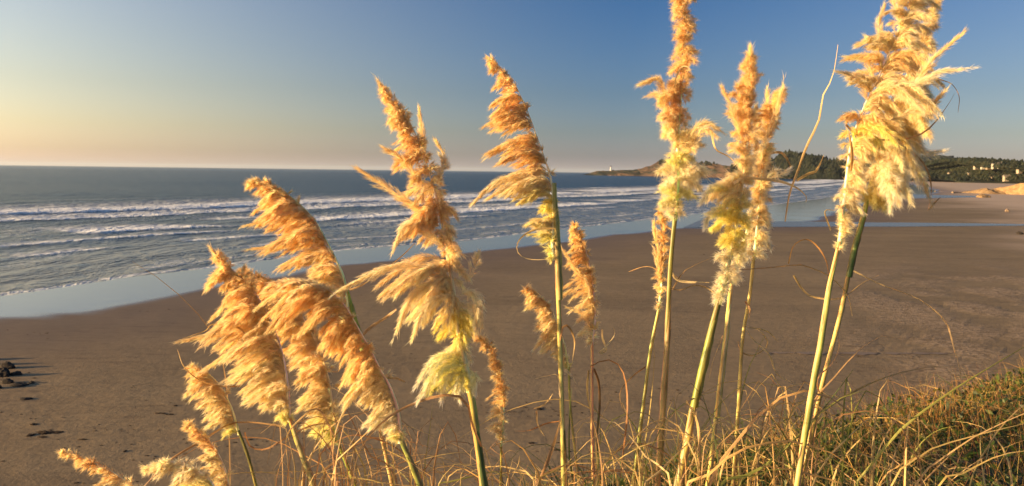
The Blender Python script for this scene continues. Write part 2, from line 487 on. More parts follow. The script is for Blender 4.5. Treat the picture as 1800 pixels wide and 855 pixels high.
# ------------------------------------------------------------------ far land
def rock_material(name, c1, c2, green=None, scale=.03, bs=4.0):
    m, nt, b = mat(name)
    g = nt.nodes.new('ShaderNodeNewGeometry')
    n = noise_node(nt, scale, 7, .65, g.outputs['Position'], .5)
    c = ramp(nt, n.outputs['Fac'], [(.32, c1), (.68, c2)])
    if green:
        sep = nt.nodes.new('ShaderNodeSeparateXYZ'); nt.links.new(g.outputs['Normal'], sep.inputs[0])
        n2 = noise_node(nt, scale * 1.7, 4, .6, g.outputs['Position'])
        f = mth(nt, 'ADD', sep.outputs['Z'], mth(nt, 'SUBTRACT', n2.outputs['Fac'], .5))
        c = mixc(nt, ramp(nt, f, [(.72, (0, 0, 0)), (.9, (1, 1, 1))]), c, green)
    nt.links.new(c, b.inputs['Base Color']); b.inputs['Roughness'].default_value = .95
    b.inputs['Specular IOR Level'].default_value = .1
    nt.links.new(bump(nt, n.outputs['Fac'], .7, bs), b.inputs['Normal'])
    return m
M_HEAD = rock_material('headland_rock', (.035, .025, .020), (.105, .068, .045), (.035, .038, .022), .02, 8)
M_HILL = rock_material('hill_soil', (.022, .026, .015), (.045, .046, .026), None, .02, 3)
M_BANK = rock_material('sandy_bank', (.19, .12, .06), (.38, .26, .135), None, .25, 1.2)

def ridge(name, prof, m, front, back, rough=.12, seed=0., n=220, foot=-2.0, cliff=.55, kind='structure'):
    """prof: (px, crest_y_px, depth).  A real ridge: front foot, slope or cliff, crest, back slope."""
    pr = np.array(prof, dtype=float)
    c = np.stack([np.interp(np.linspace(0, len(pr) - 1, n), range(len(pr)), pr[:, k]) for k in range(3)], 1)
    W = PN(c[:, :2], c[:, 2])
    W[:, 2] *= 1 + (fbm(W[:, 0] / 60 + seed, W[:, 1] / 200, 4) - .5) * rough
    qs = np.concatenate([np.linspace(-1, 0, 16), np.linspace(.12, 1, 7)])
    V = []
    for q in qs:
        off = front * q if q < 0 else back * q
        h = (1 - abs(q)) ** (cliff if q < 0 else 1.2)
        X = W[:, 0] + (fbm(W[:, 0] / 30 + seed, q * 5 + W[:, 0] * 0, 3) - .5) * front * .10
        Y = W[:, 1] + off + (fbm(W[:, 0] / 45 + seed * 2, q * 3 + W[:, 0] * 0 + 9, 4) - .5) * front * .5 * (1 if q < 0 else .2) * (1 - h * .6)
        Z = foot + (W[:, 2] - foot) * h * (1 + (fbm(W[:, 0] / 18 + seed, q * 9 + W[:, 0] * 0, 4) - .5) * rough * (3 if -1 < q < -.01 else .6))
        V.append(np.stack([X, Y, Z], 1))
    V = np.vstack(V)
    o = npmesh(name, V, grid_faces(len(qs), n), m, smooth=False)
    o['kind'] = kind
    return o
head = ridge('headland', [(1030, 306.3, 4300), (1038, 304.8, 4300), (1050, 301, 4250), (1073, 300.5, 4200), (1095, 299, 4150), (1119, 299, 4100), (1143, 293, 4000), (1159, 284, 3950), (1171, 284, 3900),
                  (1185, 289, 3850), (1199, 287, 3800), (1225, 286, 3700), (1246, 286, 3600), (1264, 291, 3500), (1300, 292, 3400), (1340, 288, 3300), (1362, 278, 3230), (1385, 273, 3200), (1405, 274, 3150), (1450, 282, 3100), (1500, 288, 3000), (1560, 293, 2900)],
             M_HEAD, 170, 400, .16, 3.1, 300, cliff=.45)
blue = ridge('distant_hill', [(1500, 296, 5600), (1560, 285, 5600), (1600, 275, 5600), (1637, 271.5, 5600), (1660, 276, 5600), (1700, 287, 5600), (1800, 292, 5600), (1900, 300, 5600)], M_HILL, 700, 900, .1, 9.1, 120)
hill = ridge('hillside', [(1470, 302, 3000), (1530, 297, 2900), (1590, 290, 2700), (1637, 287, 2500), (1672, 281.5, 2300), (1740, 282.5, 2200), (1800, 288.5, 2050), (1900, 290, 1900), (2000, 287, 1700)],
             M_HILL, 900, 700, .08, 5.5, 200, cliff=.9)
bank = ridge('sand_bank', [(1720, 340, 735), (1727, 333, 735), (1734, 329, 735), (1745, 334, 735), (1752, 331, 735), (1760, 328, 730), (1775, 325, 725), (1789, 322, 715), (1800, 320.5, 705), (1840, 318, 690), (1930, 314, 640)],
             M_BANK, 16, 60, .5, 2.2, 160, foot=-.5, cliff=.5)

def bvh(o):
    me = o.data
    return BVHTree.FromPolygons([v.co for v in me.vertices], [tuple(p.vertices) for p in me.polygons])
BV = {'hill': bvh(hill), 'head': bvh(head)}
def hit(tree, px, py):
    d = ray(px, py).normalized()
    r = tree.ray_cast(Vector((0, 0, EYE)), d)
    return r[0]
def down(tree, x, y):
    r = tree.ray_cast(Vector((x, y, 900)), Vector((0, 0, -1)))
    return r[0]

# far-off wood: thousands of crowns, each a small rough cone with a lumpy outline
def crown_mesh(n, seed):
    rg = np.random.default_rng(seed)
    rings = [(.12, .8), (.42, .9), (.75, .42)]
    V = [];
    for h, r in rings:
        for k in range(n):
            a = 2 * math.pi * k / n + rg.uniform(-.3, .3)
            rr = r * rg.uniform(.65, 1.25)
            V.append((rr * math.cos(a) * .5, rr * math.sin(a) * .5, h + rg.uniform(-.05, .05)))
    V.append((0, 0, 1.0))
    F = []
    for i in range(2):
        for k in range(n):
            a = i * n + k; b = i * n + (k + 1) % n
            F += [(a, b, b + n), (a, b + n, a + n)]
    for k in range(n):
        F.append((2 * n + k, 2 * n + (k + 1) % n, 3 * n))
    return np.array(V), np.array(F)
def forest(name, tree, boxes, m, label):
    protos = [crown_mesh(5, s) for s in range(6)]
    Vs, Fs, Cs, base = [], [], [], 0
    for (x0, x1, y0, y1, cnt, hh, ww) in boxes:
        c = 0
        for _ in range(cnt * 4):
            if c >= cnt: break
            p = hit(tree, random.uniform(x0, x1), random.uniform(y0, y1))
            if p is None: continue
            c += 1
            v, f = protos[random.randrange(6)]
            h = hh * random.uniform(.55, 1.35); w = ww * random.uniform(.7, 1.4)
            Vs.append(v * np.array([w, w, h]) + np.array(p) - np.array([0, 0, .1 * h])); Fs.append(f + base); base += len(v)
            cc = np.array(random.choice([(.015, .021, .012), (.024, .028, .016), (.030, .032, .018), (.013, .018, .012)])) * random.uniform(.8, 1.3)
            Cs.append(np.tile(cc, (len(v), 1)))
    if not Vs: return
    o = npmesh(name, np.vstack(Vs), np.vstack(Fs), m, col=np.vstack(Cs))
    tag(o, label, 'forest', kind='stuff')
M_WOOD = fibre_material('foliage_far', 0, .3, .3, .9, .1)
forest('headland_forest', BV['head'], [(1355, 1480, 268, 318, 1200, 17, 14), (1285, 1372, 284, 309, 260, 14, 13), (1470, 1560, 284, 312, 300, 18, 15), (1160, 1178, 283, 290, 16, 12, 14), (1222, 1262, 284, 292, 30, 10, 12)], M_WOOD, 'dark wind shaped trees covering the headland behind the surf')
forest('hillside_forest', BV['hill'], [(1500, 1640, 284, 317, 800, 11, 11), (1640, 1800, 279, 319, 1500, 9, 10), (1590, 1740, 279, 297, 500, 9, 10), (1800, 1960, 284, 318, 400, 10, 10)], M_WOOD, 'scrubby green woods covering the low hills above the far beach')

# ------------------------------------------------------------------ simple box / bmesh helper
def boxes_obj(name, boxes, m, parent=None, bevel=0.0):
    bm = bmesh.new()
    for (x0, y0, z0, x1, y1, z1) in boxes:
        r = bmesh.ops.create_cube(bm, size=1.0)
        for v in r['verts']:
            v.co = Vector(((x0 + x1) / 2 + v.co.x * (x1 - x0), (y0 + y1) / 2 + v.co.y * (y1 - y0), (z0 + z1) / 2 + v.co.z * (z1 - z0)))
    if bevel: bmesh.ops.bevel(bm, geom=bm.edges[:], offset=bevel, segments=1, affect='EDGES')
    me = bpy.data.meshes.new(name); bm.to_mesh(me); bm.free(); me.materials.append(m)
    return link(bpy.data.objects.new(name, me), parent)
def lathe(name, prof, m, parent=None, n=20, loc=(0, 0, 0)):
    V = []; F = []
    for r, z in prof:
        for k in range(n):
            a = 2 * math.pi * k / n
            V.append((r * math.cos(a) + loc[0], r * math.sin(a) + loc[1], z + loc[2]))
    for i in range(len(prof) - 1):
        for k in range(n):
            F.append((i * n + k, i * n + (k + 1) % n, (i + 1) * n + (k + 1) % n, (i + 1) * n + k))
    return npmesh(name, np.array(V), np.array(F), m, parent, smooth=False)
def flat(name, c, r=.8):
    m, nt, b = mat(name)
    g = nt.nodes.new('ShaderNodeNewGeometry')
    n = noise_node(nt, 1.2, 4, .6, g.outputs['Position'])
    nt.links.new(ramp(nt, n.outputs['Fac'], [(.3, tuple(x * .82 for x in c)), (.7, tuple(min(1, x * 1.08) for x in c))]), b.inputs['Base Color'])
    b.inputs['Roughness'].default_value = r
    return m
M_WHITE = flat('white_paint', (.75, .73, .69)); M_DARK = flat('dark_glass', (.04, .05, .06), .2)
M_ROOF = flat('shingle', (.13, .10, .085)); M_ROOF2 = flat('shingle_grey', (.20, .19, .18))
M_WALL = flat('pale_siding', (.38, .33, .26)); M_WALL2 = flat('tan_siding', (.28, .22, .15)); M_COTT = flat('cream_siding', (.46, .42, .35))

# lighthouse on the tip of the headland
lp = P(1073.5, 301.5, 4180)
lh = empty('lighthouse', lp, 'white round lighthouse tower on the low tip of the headland', 'lighthouse')
lathe('tower', [(4.0, -6), (4.0, 0), (3.7, 3), (2.9, 14), (2.5, 21)], M_WHITE, lh)
gl = lathe('gallery', [(2.5, 21), (3.6, 21.6), (3.6, 22.3), (2.0, 22.35)], M_DARK, lh)
lr = lathe('lantern_room', [(1.9, 22.3), (1.9, 25)], M_DARK, lh, 10)
lathe('lantern_roof', [(2.3, 25), (1.6, 26.4), (.25, 27.4), (.12, 28.5), (0, 28.6)], M_DARK, lr, 10)
boxes_obj('window', [(-.5, -3.9, 6, .5, -3.2, 7.6)], M_DARK, lh); boxes_obj('window', [(-.5, -3.3, 13, .5, -2.6, 14.4)], M_DARK, lh)
kh = boxes_obj('keepers_house', [(6, -4, -6, 17, 4, 4.0)], M_WHITE, lh)
V = np.array([(5.6, -4.6, 4), (17.4, -4.6, 4), (17.4, 4.6, 4), (5.6, 4.6, 4), (5.6, 0, 7), (17.4, 0, 7)])
npmesh('roof', V, [np.array([(0, 1, 5, 4), (2, 3, 4, 5)]), np.array([(0, 4, 3), (1, 2, 5)])], M_ROOF, kh)

def house(px, py, w, h, d, roofh, wm, rm, label, rz=0., nwin=3, storeys=2):
    p = hit(BV['hill'], px, py)
    if p is None: p = P(px, py, 1900)
    p = p + Vector((0, -4, 0))
    sink = 7; h = h * .72
    e = empty('house', p, label, 'house', 'houses on the hillside above the far beach')
    e.rotation_euler.z = rz
    wl = boxes_obj('wall', [(-w / 2, -d / 2, -sink, w / 2, d / 2, h)], wm, e)
    V = np.array([(-w / 2 - .7, -d / 2 - .9, h - .1), (w / 2 + .7, -d / 2 - .9, h - .1), (w / 2 + .7, d / 2 + .9, h - .1), (-w / 2 - .7, d / 2 + .9, h - .1), (-w / 2 - .7, 0, h + roofh), (w / 2 + .7, 0, h + roofh)])
    rf = npmesh('roof', V, [np.array([(0, 1, 5, 4), (2, 3, 4, 5), (3, 2, 1, 0)]), np.array([(0, 4, 3), (1, 2, 5)])], rm, e)
    boxes_obj('chimney', [(w * .2, -.6, h + roofh * .4, w * .2 + 1.2, .6, h + roofh + 1.2)], wm, rf)
    for s_ in range(storeys):
        for k in range(nwin):
            cx = -w / 2 + w * (k + .5) / nwin
            zz = h * (s_ + .35) / storeys
            boxes_obj('window', [(cx - w / nwin * .28, -d / 2 - .06, zz, cx + w / nwin * .28, -d / 2 + .2, zz + h / storeys * .45)], M_DARK, e)
house(1714, 293.5, 9, 6, 8, 2.5, M_WALL, M_ROOF, 'small pale house at the left end of the upper row on the wooded hillside', .1)
house(1726, 293, 8, 5.5, 8, 2.2, M_COTT, M_ROOF2, 'white house second from the left in the upper row on the hillside', -.1)
house(1735, 293.5, 7, 5, 8, 2.4, M_WALL2, M_ROOF, 'narrow tan house in the middle of the upper row on the hillside', .0, 2)
house(1746, 292.5, 10, 6.5, 8, 2.2, M_WALL, M_ROOF2, 'pale house second from the right in the upper row on the hillside', .15)
house(1757, 291.5, 11, 7, 8, 2.6, M_COTT, M_ROOF, 'white house at the right end of the upper row on the hillside', -.12)
house(1669, 308, 11, 7, 9, 3, M_WALL, M_ROOF, 'pale house standing alone low in the trees beside the largest plume', .2)
house(1704, 308, 13, 6, 9, 2.4, M_WALL2, M_ROOF2, 'long tan house low on the hillside below the upper row', -.05, 4, 1)
house(1743, 315, 8, 5, 7, 2.2, M_WALL2, M_ROOF, 'small tan cottage at the foot of the hillside just above the far sand', .1, 2, 1)
house(1769, 314.5, 17, 8, 11, 4, M_WALL, M_ROOF2, 'largest pale house with wide roof just above the orange sand bank', -.1, 5)
house(1790, 300, 9, 5, 8, 2.2, M_WALL, M_ROOF, 'pale house half hidden in trees near the right end of the hillside', .1, 2)

# ------------------------------------------------------------------ rocks, seaweed, driftwood, person on the beach
M_ROCK = rock_material('wet_rock', (.02, .018, .016), (.06, .05, .042), None, 6, .03)
M_KELP = rock_material('seaweed', (.02, .014, .01), (.06, .04, .025), None, 9, .02)
M_DRIFT = rock_material('driftwood', (.16, .11, .07), (.34, .26, .18), None, 3, .03)
def ground_pt(px, py):
    p = G(px, py)
    z = float(sand_z(np.array([p.x]), np.array([p.y]), sdist(np.array([p.x]), np.array([p.y]), SH, SEA_POLY))[0])
    return Vector((p.x, p.y, z))
def lump(name, loc, sx, sy, sz, m, seed, parent=None, sub=3, rough=.35):
    bm = bmesh.new(); bmesh.ops.create_icosphere(bm, subdivisions=sub, radius=1)
    rg = random.Random(seed); o3 = Vector((rg.uniform(0, 50), rg.uniform(0, 50), rg.uniform(0, 50)))
    from mathutils import noise
    for v in bm.verts:
        n = noise.noise(v.co * 1.3 + o3) * rough + noise.noise(v.co * 3.1 + o3) * rough * .5
        v.co = v.co * (1 + n)
        v.co = Vector((v.co.x * sx, v.co.y * sy, max(v.co.z, -.4) * sz))
    me = bpy.data.meshes.new(name); bm.to_mesh(me); bm.free(); me.materials.append(m)
    o = link(bpy.data.objects.new(name, me), parent); o.location = loc
    return o
for (px, py, w, h, lab) in [(14, 652, .52, .42, 'rounded black rock at the back of the small group on wet sand'),
                            (3, 667, .60, .50, 'tallest black rock at the left edge of the frame'),
                            (29, 665, .36, .24, 'small dark rock right of the tallest rock'),
                            (14, 680, .42, .28, 'dark pointed rock in front of the tallest rock'),
                            (34, 685, .60, .16, 'long low flat rock nearest the camera in the group'),
                            (56, 681, .24, .14, 'smallest rock at the right end of the group'),
                            (45, 710, .38, .10, 'lone flat dark stone on the sand below the rock group')]:
    tag(lump('beach_rock', ground_pt(px, py), w, w * .7, h, M_ROCK, px), lab, 'rock', 'dark rocks on the sand at the left')
for (px, py, w) in [(-14, 636, .5), (-20, 646, .6), (-9, 690, .4)]:
    tag(lump('beach_rock', ground_pt(px, py), w, w * .7, w * .8, M_ROCK, px), ['dark rock just outside the left edge behind the others, casting a long shadow', 'largest dark rock just outside the left edge behind the group', 'dark rock just outside the left edge in front of the group'][[-14, -20, -9].index(px)], 'rock', 'dark rocks on the sand at the left')
def kelp(px, py, w, n, lab):
    c = ground_pt(px, py); e = empty('seaweed_clump', c, lab, 'seaweed', 'seaweed clumps on the sand')
    for k in range(n):
        a = random.uniform(0, 6.28); r = w * abs(random.gauss(0, .5))
        lump('frond' if k else 'holdfast', (r * math.cos(a), r * math.sin(a) * .9, 0.0), w * random.uniform(.16, .42), w * random.uniform(.1, .3), .05, M_KELP, px + k, e, 2, .8)
kelp(78, 771, 1.0, 9, 'largest dark seaweed clump on the sand at the lower left')
kelp(62, 756, .45, 4, 'small seaweed clump just above the largest clump at the lower left')
kelp(280, 737, .4, 4, 'thin seaweed scrap on the sand left of the small leaning plume')
kelp(298, 740, .3, 3, 'tiny seaweed scrap beside the thin scrap near the small leaning plume')
# debris: hundreds of small flecks of weed and shell that nobody could count
protoV = None
bm = bmesh.new(); bmesh.ops.create_icosphere(bm, subdivisions=1, radius=1)
pv = np.array([v.co[:] for v in bm.verts]); pf = np.array([[v.index for v in f.verts] for f in bm.faces]); bm.free()
VV, FF, b0 = [], [], 0
cl = [(random.uniform(-30, 1900), random.uniform(430, 870)) for _ in range(60)]
for _ in range(800):
    c = random.choice(cl); px = c[0] + random.gauss(0, 60); py = c[1] + random.gauss(0, 7)
    if py < 425: continue
    g_ = G(px, py)
    if g_.y < 36: continue
    if sdist(np.array([g_.x]), np.array([g_.y]), WL, WET_POLY)[0] > -6: continue
    s_ = random.uniform(.02, .075) * (1 if random.random() < .93 else 2.0)
    x_, y_ = g_.x, g_.y
    VV.append((pv * RNG.uniform(.6, 1.3, pv.shape)) * np.array([s_ * random.uniform(.8, 2.6), s_ * random.uniform(.7, 1.4), s_ * .45]) + np.array([x_, y_, 0])); FF.append(pf + b0); b0 += len(pv)
VV = np.vstack(VV)
VV[:, 2] += sand_z(VV[:, 0], VV[:, 1], sdist(VV[:, 0], VV[:, 1], SH, SEA_POLY))
tag(npmesh('beach_debris', VV, np.vstack(FF), M_KELP), 'small dark flecks of weed scattered over the open sand', 'debris', kind='stuff')

def drift(px, py, L, r, lab, rz):
    c = ground_pt(px, py); e = empty('driftwood', c, lab, 'driftwood', 'driftwood on the far sand'); e.rotation_euler.z = rz
    def tube(name, pts, rad):
        p = catmull(pts, 9); V = []
        for i, q in enumerate(p):
            for k in range(7):
                a = k * 2 * math.pi / 7; rr = rad * (1 - .5 * i / 8) * (1 + .2 * math.sin(i * 2 + k))
                V.append((q[0], q[1] + rr * math.cos(a), q[2] + rr * math.sin(a)))
        F = [(i * 7 + k, i * 7 + (k + 1) % 7, (i + 1) * 7 + (k + 1) % 7, (i + 1) * 7 + k) for i in range(8) for k in range(7)]
        npmesh(name, np.array(V), [np.array(F), np.array([tuple(range(7)), tuple(range(62, 55, -1))])], M_DRIFT, e)
    tube('trunk', [(-L / 2, 0, r * .8), (0, .1 * L, r), (L / 2, 0, r * 1.1)], r)
    tube('limb', [(-L * .1, 0, r), (L * .1, .12 * L, r * 2.4), (L * .2, .2 * L, r * 3.2)], r * .4)
    lump('root_ball', (-L / 2, 0, r * .9), r * 1.7, r * 1.8, r * 2.0, M_DRIFT, px, e, 2, .7)
drift(1683, 341, 9, .55, 'long pale driftwood log lying on the far sand beside the largest plume', .2)
drift(1771, 375, 2.6, .4, 'short pale driftwood stump on the sand at the right edge', .9)
drift(1650, 338, 6, .3, 'thin driftwood log half buried in the far sand near the pool', -.2)
tag(lump('beach_rock', ground_pt(1729, 349), 4.5, 3, 2.2, M_BANK, 5), 'large tan boulder at the left foot of the orange sand bank', 'rock')
tag(lump('beach_rock', ground_pt(1793, 416), .8, .6, .7, M_ROCK, 8), 'lone dark rock at the right edge beside the stream', 'rock')

def person():
    base = ground_pt(731, 470)
    e = empty('person', base, 'person in dark jacket walking away on the sand behind the central plume', 'person')
    def skin(name, pts, edges, radii, m):
        me = bpy.data.meshes.new(name); me.from_pydata(pts, edges, []); me.materials.append(m)
        o = link(bpy.data.objects.new(name, me), e)
        md = o.modifiers.new('skin', 'SKIN'); sv = me.skin_vertices[0].data
        for i, r in enumerate(radii): sv[i].radius = r; sv[i].use_root = (i == 0)
        o.modifiers.new('sub', 'SUBSURF').levels = 1
        return o
    H = 1.68
    body = [(0, 0, .92), (0, .02, 1.12), (0, .03, 1.34), (0, .03, 1.45), (0, .05, 1.55), (0, .06, 1.66),
            (-.18, .03, 1.38), (-.24, .0, 1.12), (-.22, .10, .90), (-.22, .15, .82), (.18, .03, 1.38), (.25, .07, 1.12), (.24, .20, .93), (.23, .26, .87),
            (-.09, 0, .88), (-.10, .10, .50), (-.10, -.08, .08), (-.10, .08, .04), (.09, 0, .88), (.10, .02, .48), (.10, .20, .09), (.10, .34, .05)]
    ed = [(0, 1), (1, 2), (2, 3), (3, 4), (4, 5), (2, 6), (6, 7), (7, 8), (8, 9), (2, 10), (10, 11), (11, 12), (12, 13), (0, 14), (14, 15), (15, 16), (16, 17), (0, 18), (18, 19), (19, 20), (20, 21)]
    ra = [(.16, .12), (.15, .11), (.17, .11), (.06, .06), (.08, .09), (.09, .10), (.07, .07), (.055, .055), (.04, .04), (.03, .04), (.07, .07), (.055, .055), (.04, .04), (.03, .04),
          (.10, .10), (.075, .075), (.05, .05), (.045, .04), (.10, .10), (.075, .075), (.05, .05), (.045, .04)]
    skin('body', body, ed, ra, flat('skin_and_trousers', (.10, .045, .035)))
    skin('jacket', [(0, .01, .86), (0, .02, 1.12), (0, .03, 1.36), (0, .03, 1.46), (-.2, .03, 1.38), (-.25, .0, 1.12), (-.225, .09, .93), (.2, .03, 1.38), (.26, .07, 1.12), (.245, .18, .96)],
         [(0, 1), (1, 2), (2, 3), (2, 4), (4, 5), (5, 6), (2, 7), (7, 8), (8, 9)], [(.19, .15), (.18, .14), (.20, .14), (.09, .08), (.09, .09), (.075, .075), (.06, .06), (.09, .09), (.075, .075), (.06, .06)], flat('jacket_cloth', (.025, .025, .035)))
    lump('hair', (0, .045, 1.60), .105, .115, .115, flat('dark_hair', (.02, .014, .01)), 3, e, 2, .15)
    e.rotation_euler.z = -.4
person()

# ------------------------------------------------------------------ dune top under and around the grasses
def zb(x, y):
    x = np.asarray(x, float); y = np.asarray(y, float)
    yc = 3.7 + 1.05 * np.clip(x, -1.2, 60)
    drop = 1.385 + .094 * np.clip(y, -4, 30) + .10 * np.clip(-x - .5, 0, 40) + .30 * sstep(.1, -.9, x) + .028 * np.clip(x - 2.2, 0, 6)
    d = y - yc
    slope = np.where(d > 0, .72 * (np.sqrt(d * d + .5) - math.sqrt(.5)), 0)
    z = EYE - drop - slope + (fbm(x * .9 + 40, y * .9 + 40, 3) - .5) * .16
    return np.maximum(z, -.4)
M_SOIL = rock_material('dune_soil', (.06, .045, .025), (.16, .12, .07), None, 9, .02)
gx = np.concatenate([np.linspace(-60, -6, 40), np.linspace(-5.8, 10, 110), np.linspace(10.5, 80, 60)])
gy = np.concatenate([np.linspace(-20, 0, 16), np.linspace(.2, 14, 110), np.linspace(14.5, 110, 90)])
GX, GY = np.meshgrid(gx, gy)
o = npmesh('dune_slope', np.stack([GX.ravel(), GY.ravel(), zb(GX, GY).ravel()], 1), grid_faces(len(gy), len(gx)), M_SOIL, smooth=True)
o['kind'] = 'structure'

GREENS = [(.045, .085, .018), (.07, .11, .022), (.028, .05, .013), (.12, .15, .028)]
STRAWS = [(.56, .35, .09), (.62, .44, .15), (.48, .26, .07), (.34, .18, .06)]
REDS = [(.30, .12, .04), (.36, .16, .05), (.24, .10, .05)]
def blades(n, xs, ys, L, wid, pal, lean=(-.25, .0), curl=.6, up=1.0):
    """n grass blades as 3 segment ribbons -> V, F4, F3, C"""
    b = np.stack([xs, ys, zb(xs, ys) - .02], 1)
    ang = RNG.uniform(0, 2 * np.pi, n)
    tilt = np.abs(RNG.normal(0, curl * .7, n)) + .08 + curl * .28
    dirh = np.stack([np.cos(ang) + lean[0] * 2, np.sin(ang) + lean[1] * 2, np.zeros(n)], 1)
    dirh = unit(dirh)
    side = unit(np.stack([-dirh[:, 1], dirh[:, 0], np.zeros(n)], 1) + RNG.normal(0, .5, (n, 3)))
    Ls = L * RNG.uniform(.5, 1.25, n)
    pts = []; p = b.copy(); th = tilt * .3
    for k in range(4):
        pts.append(p.copy())
        th = th + tilt * .55
        d = dirh * np.sin(th)[:, None] + np.array([0, 0, 1]) * np.cos(th)[:, None] * up
        p = p + d * (Ls / 4)[:, None]
    tip = p
    ws = [wid, wid * .95, wid * .8, wid * .5]
    rows = []
    for k in range(4):
        wv = side * (ws[k] * RNG.uniform(.7, 1.3, n))[:, None] * .5
        rows += [pts[k] - wv, pts[k] + wv]
    rows.append(tip)
    V = np.stack(rows, 1).reshape(-1, 3)
    base = (np.arange(n) * 9)[:, None]
    F4 = np.concatenate([base + np.array([[2 * k, 2 * k + 1, 2 * k + 3, 2 * k + 2]]) for k in range(3)])
    F3 = base + np.array([[6, 7, 8]])
    pal = np.array(pal)
    c = pal[RNG.integers(0, len(pal), n)] * RNG.uniform(.7, 1.25, (n, 1))
    C = np.repeat(c, 9, 0)
    return V, F4, F3, C
def pack(parts):
    V, F4, F3, C, b = [], [], [], [], 0
    for v, f4, f3, c in parts:
        V.append(v); F4.append(f4 + b); F3.append(f3 + b); C.append(c); b += len(v)
    return np.vstack(V), [np.vstack(F4), np.vstack(F3)], np.vstack(C)
def scatter(n, x0, x1, dy0, dy1):
    """points on the dune top: y measured back from the edge line"""
    x = RNG.uniform(x0, x1, n)
    yc = 3.7 + 1.05 * np.clip(x, -1.2, 60)
    y = yc + RNG.uniform(dy0, dy1, n) 
    return x, y
parts = []
def clumped(x, y, lo=.40, hi=.56):
    k = RNG.random(len(x)) < sstep(lo, hi, fbm(x * 2.6 + 3, y * 2.6, 3)) + .10
    return x[k], y[k]
x, y = clumped(*scatter(26000, .1, 7.5, -4.2, 1.4)); parts.append(blades(len(x), x, y, .27, .0065, GREENS + GREENS + STRAWS + STRAWS[:3], (-.5, .1), 1.25))
x, y = clumped(*scatter(9000, .1, 7.5, -4.0, 1.2), .45, .6); parts.append(blades(len(x), x, y, .60, .0075, GREENS + GREENS + STRAWS[:3], (-.6, .1), 1.7))
x, y = clumped(*scatter(5200, 1.2, 8.5, -2.0, 1.2), .42, .6); parts.append(blades(len(x), x, y, .44, .0032, STRAWS[:3] + REDS, (-.2, .0), .22))
x, y = scatter(6500, -.6, 2.2, -1.6, 1.0); parts.append(blades(len(x), x, y, .44, .006, GREENS + GREENS + STRAWS, (-.2, 0), .6))
x, y = clumped(*scatter(6000, .3, 7.5, -4.2, -.3), .38, .5); parts.append(blades(len(x), x, y, .85, .0075, STRAWS[:3] + GREENS[1:], (-.4, .2), 3.0))
x, y = scatter(1500, -.5, 2.0, -1.4, .2); parts.append(blades(len(x), x, y, .72, .0065, STRAWS + GREENS[2:], (-.3, .1), 1.9))
V, F, C = pack(parts)
tag(npmesh('dune_grass', V, F, M_GRASS, col=C), 'tangled green and straw coloured grass covering the dune top at the lower right', 'grass', kind='stuff')
# low broad leaved cover under the grass
n = 9000
x, y = scatter(n, .3, 7.5, -3.5, 1.2)
bz = zb(x, y) + RNG.uniform(.0, .26, n)
c0 = np.stack([x, y, bz], 1)
a = unit(RNG.normal(0, 1, (n, 3)) + np.array([0, 0, .4])); b_ = unit(np.cross(a, RNG.normal(0, 1, (n, 3))))
s_ = RNG.uniform(.009, .028, n)[:, None]
V = np.stack([c0 - a * s_ * 1.6, c0 + b_ * s_ * .7, c0 + a * s_ * 1.6, c0 - b_ * s_ * .7], 1).reshape(-1, 3)
F = (np.arange(n) * 4)[:, None] + np.array([[0, 1, 2, 3]])
C = np.repeat(np.array(GREENS)[RNG.integers(0, 4, n)] * RNG.uniform(.5, 1.0, (n, 1)), 4, 0)
tag(npmesh('ground_cover', V, F, M_GRASS, col=C), 'small dark green leaves growing low between the grass blades', 'plants', kind='stuff')

# ------------------------------------------------------------------ leaves and canes
LC = {'s': (.62, .44, .17), 'w': (.74, .58, .30), 'b': (.36, .18, .07), 't': (.52, .35, .17), 'g': (.30, .30, .07), 'd': (.085, .12, .03), 'y': (.50, .36, .12), 'o': (.62, .36, .12)}
def jit(c, a=.15): return np.array(c) * (1 + np.random.default_rng(int(RNG.integers(1e9))).uniform(-a, a))
def ribbon3(name, pts3, w, ck, parent, n=16, tipw=.15, basew=.8, twist=1.2, origin=None):
    """a folded, twisting leaf blade along 3-D points"""
    p = catmull(pts3, n)
    t = unit(np.gradient(p, axis=0))
    view = unit(p - np.array([0, 0, EYE]))
    side = unit(np.cross(t, view)); up = np.cross(side, t)
    s = np.linspace(0, 1, n)
    ph = RNG.uniform(-.5, .5) + twist * np.sin(s * RNG.uniform(2, 5) + RNG.uniform(0, 6)) * .7
    wd = side * np.cos(ph)[:, None] + up * np.sin(ph)[:, None]
    nd = np.cross(t, wd)
    prof = w * np.minimum(1, basew + s * 1.2) * np.where(s > .35, 1 - (1 - tipw) * ((s - .35) / .65) ** 1.3, 1)
    ctr = p + nd * (prof * .22)[:, None]
    V = np.stack([p - wd * prof[:, None] * .5, ctr, p + wd * prof[:, None] * .5], 1).reshape(-1, 3)
    if origin is not None: V = V - np.array(origin)
    F = grid_faces(n, 3)
    c1 = jit(LC[ck[0]]); c2 = jit(LC[ck[-1]])
    cs = c1 * (1 - s[:, None]) + c2 * s[:, None]
    cs = cs * (1 + .18 * np.sin(s * 23 + RNG.uniform(0, 6)))[:, None]
    C = np.repeat(cs, 3, 0); C[1::3] *= .86
    return npmesh(name, V, F, M_LEAF, parent, col=C, smooth=True)
def leaf(pts, D, w, ck, parent, **kw):
    """leaf traced at a distance: pts in photo pixels (x, y[, depth offset]), w in photo pixels"""
    q = np.array([(a[0], a[1], (a[2] if len(a) > 2 else 0)) for a in pts], float)
    m = len(q); q[:, 2] += np.cumsum(RNG.normal(0, .02, m))
    W = PN(q[:, :2], D + q[:, 2])
    return ribbon3('leaf', W, w * D / FPX, ck, parent, origin=parent.location, **kw)

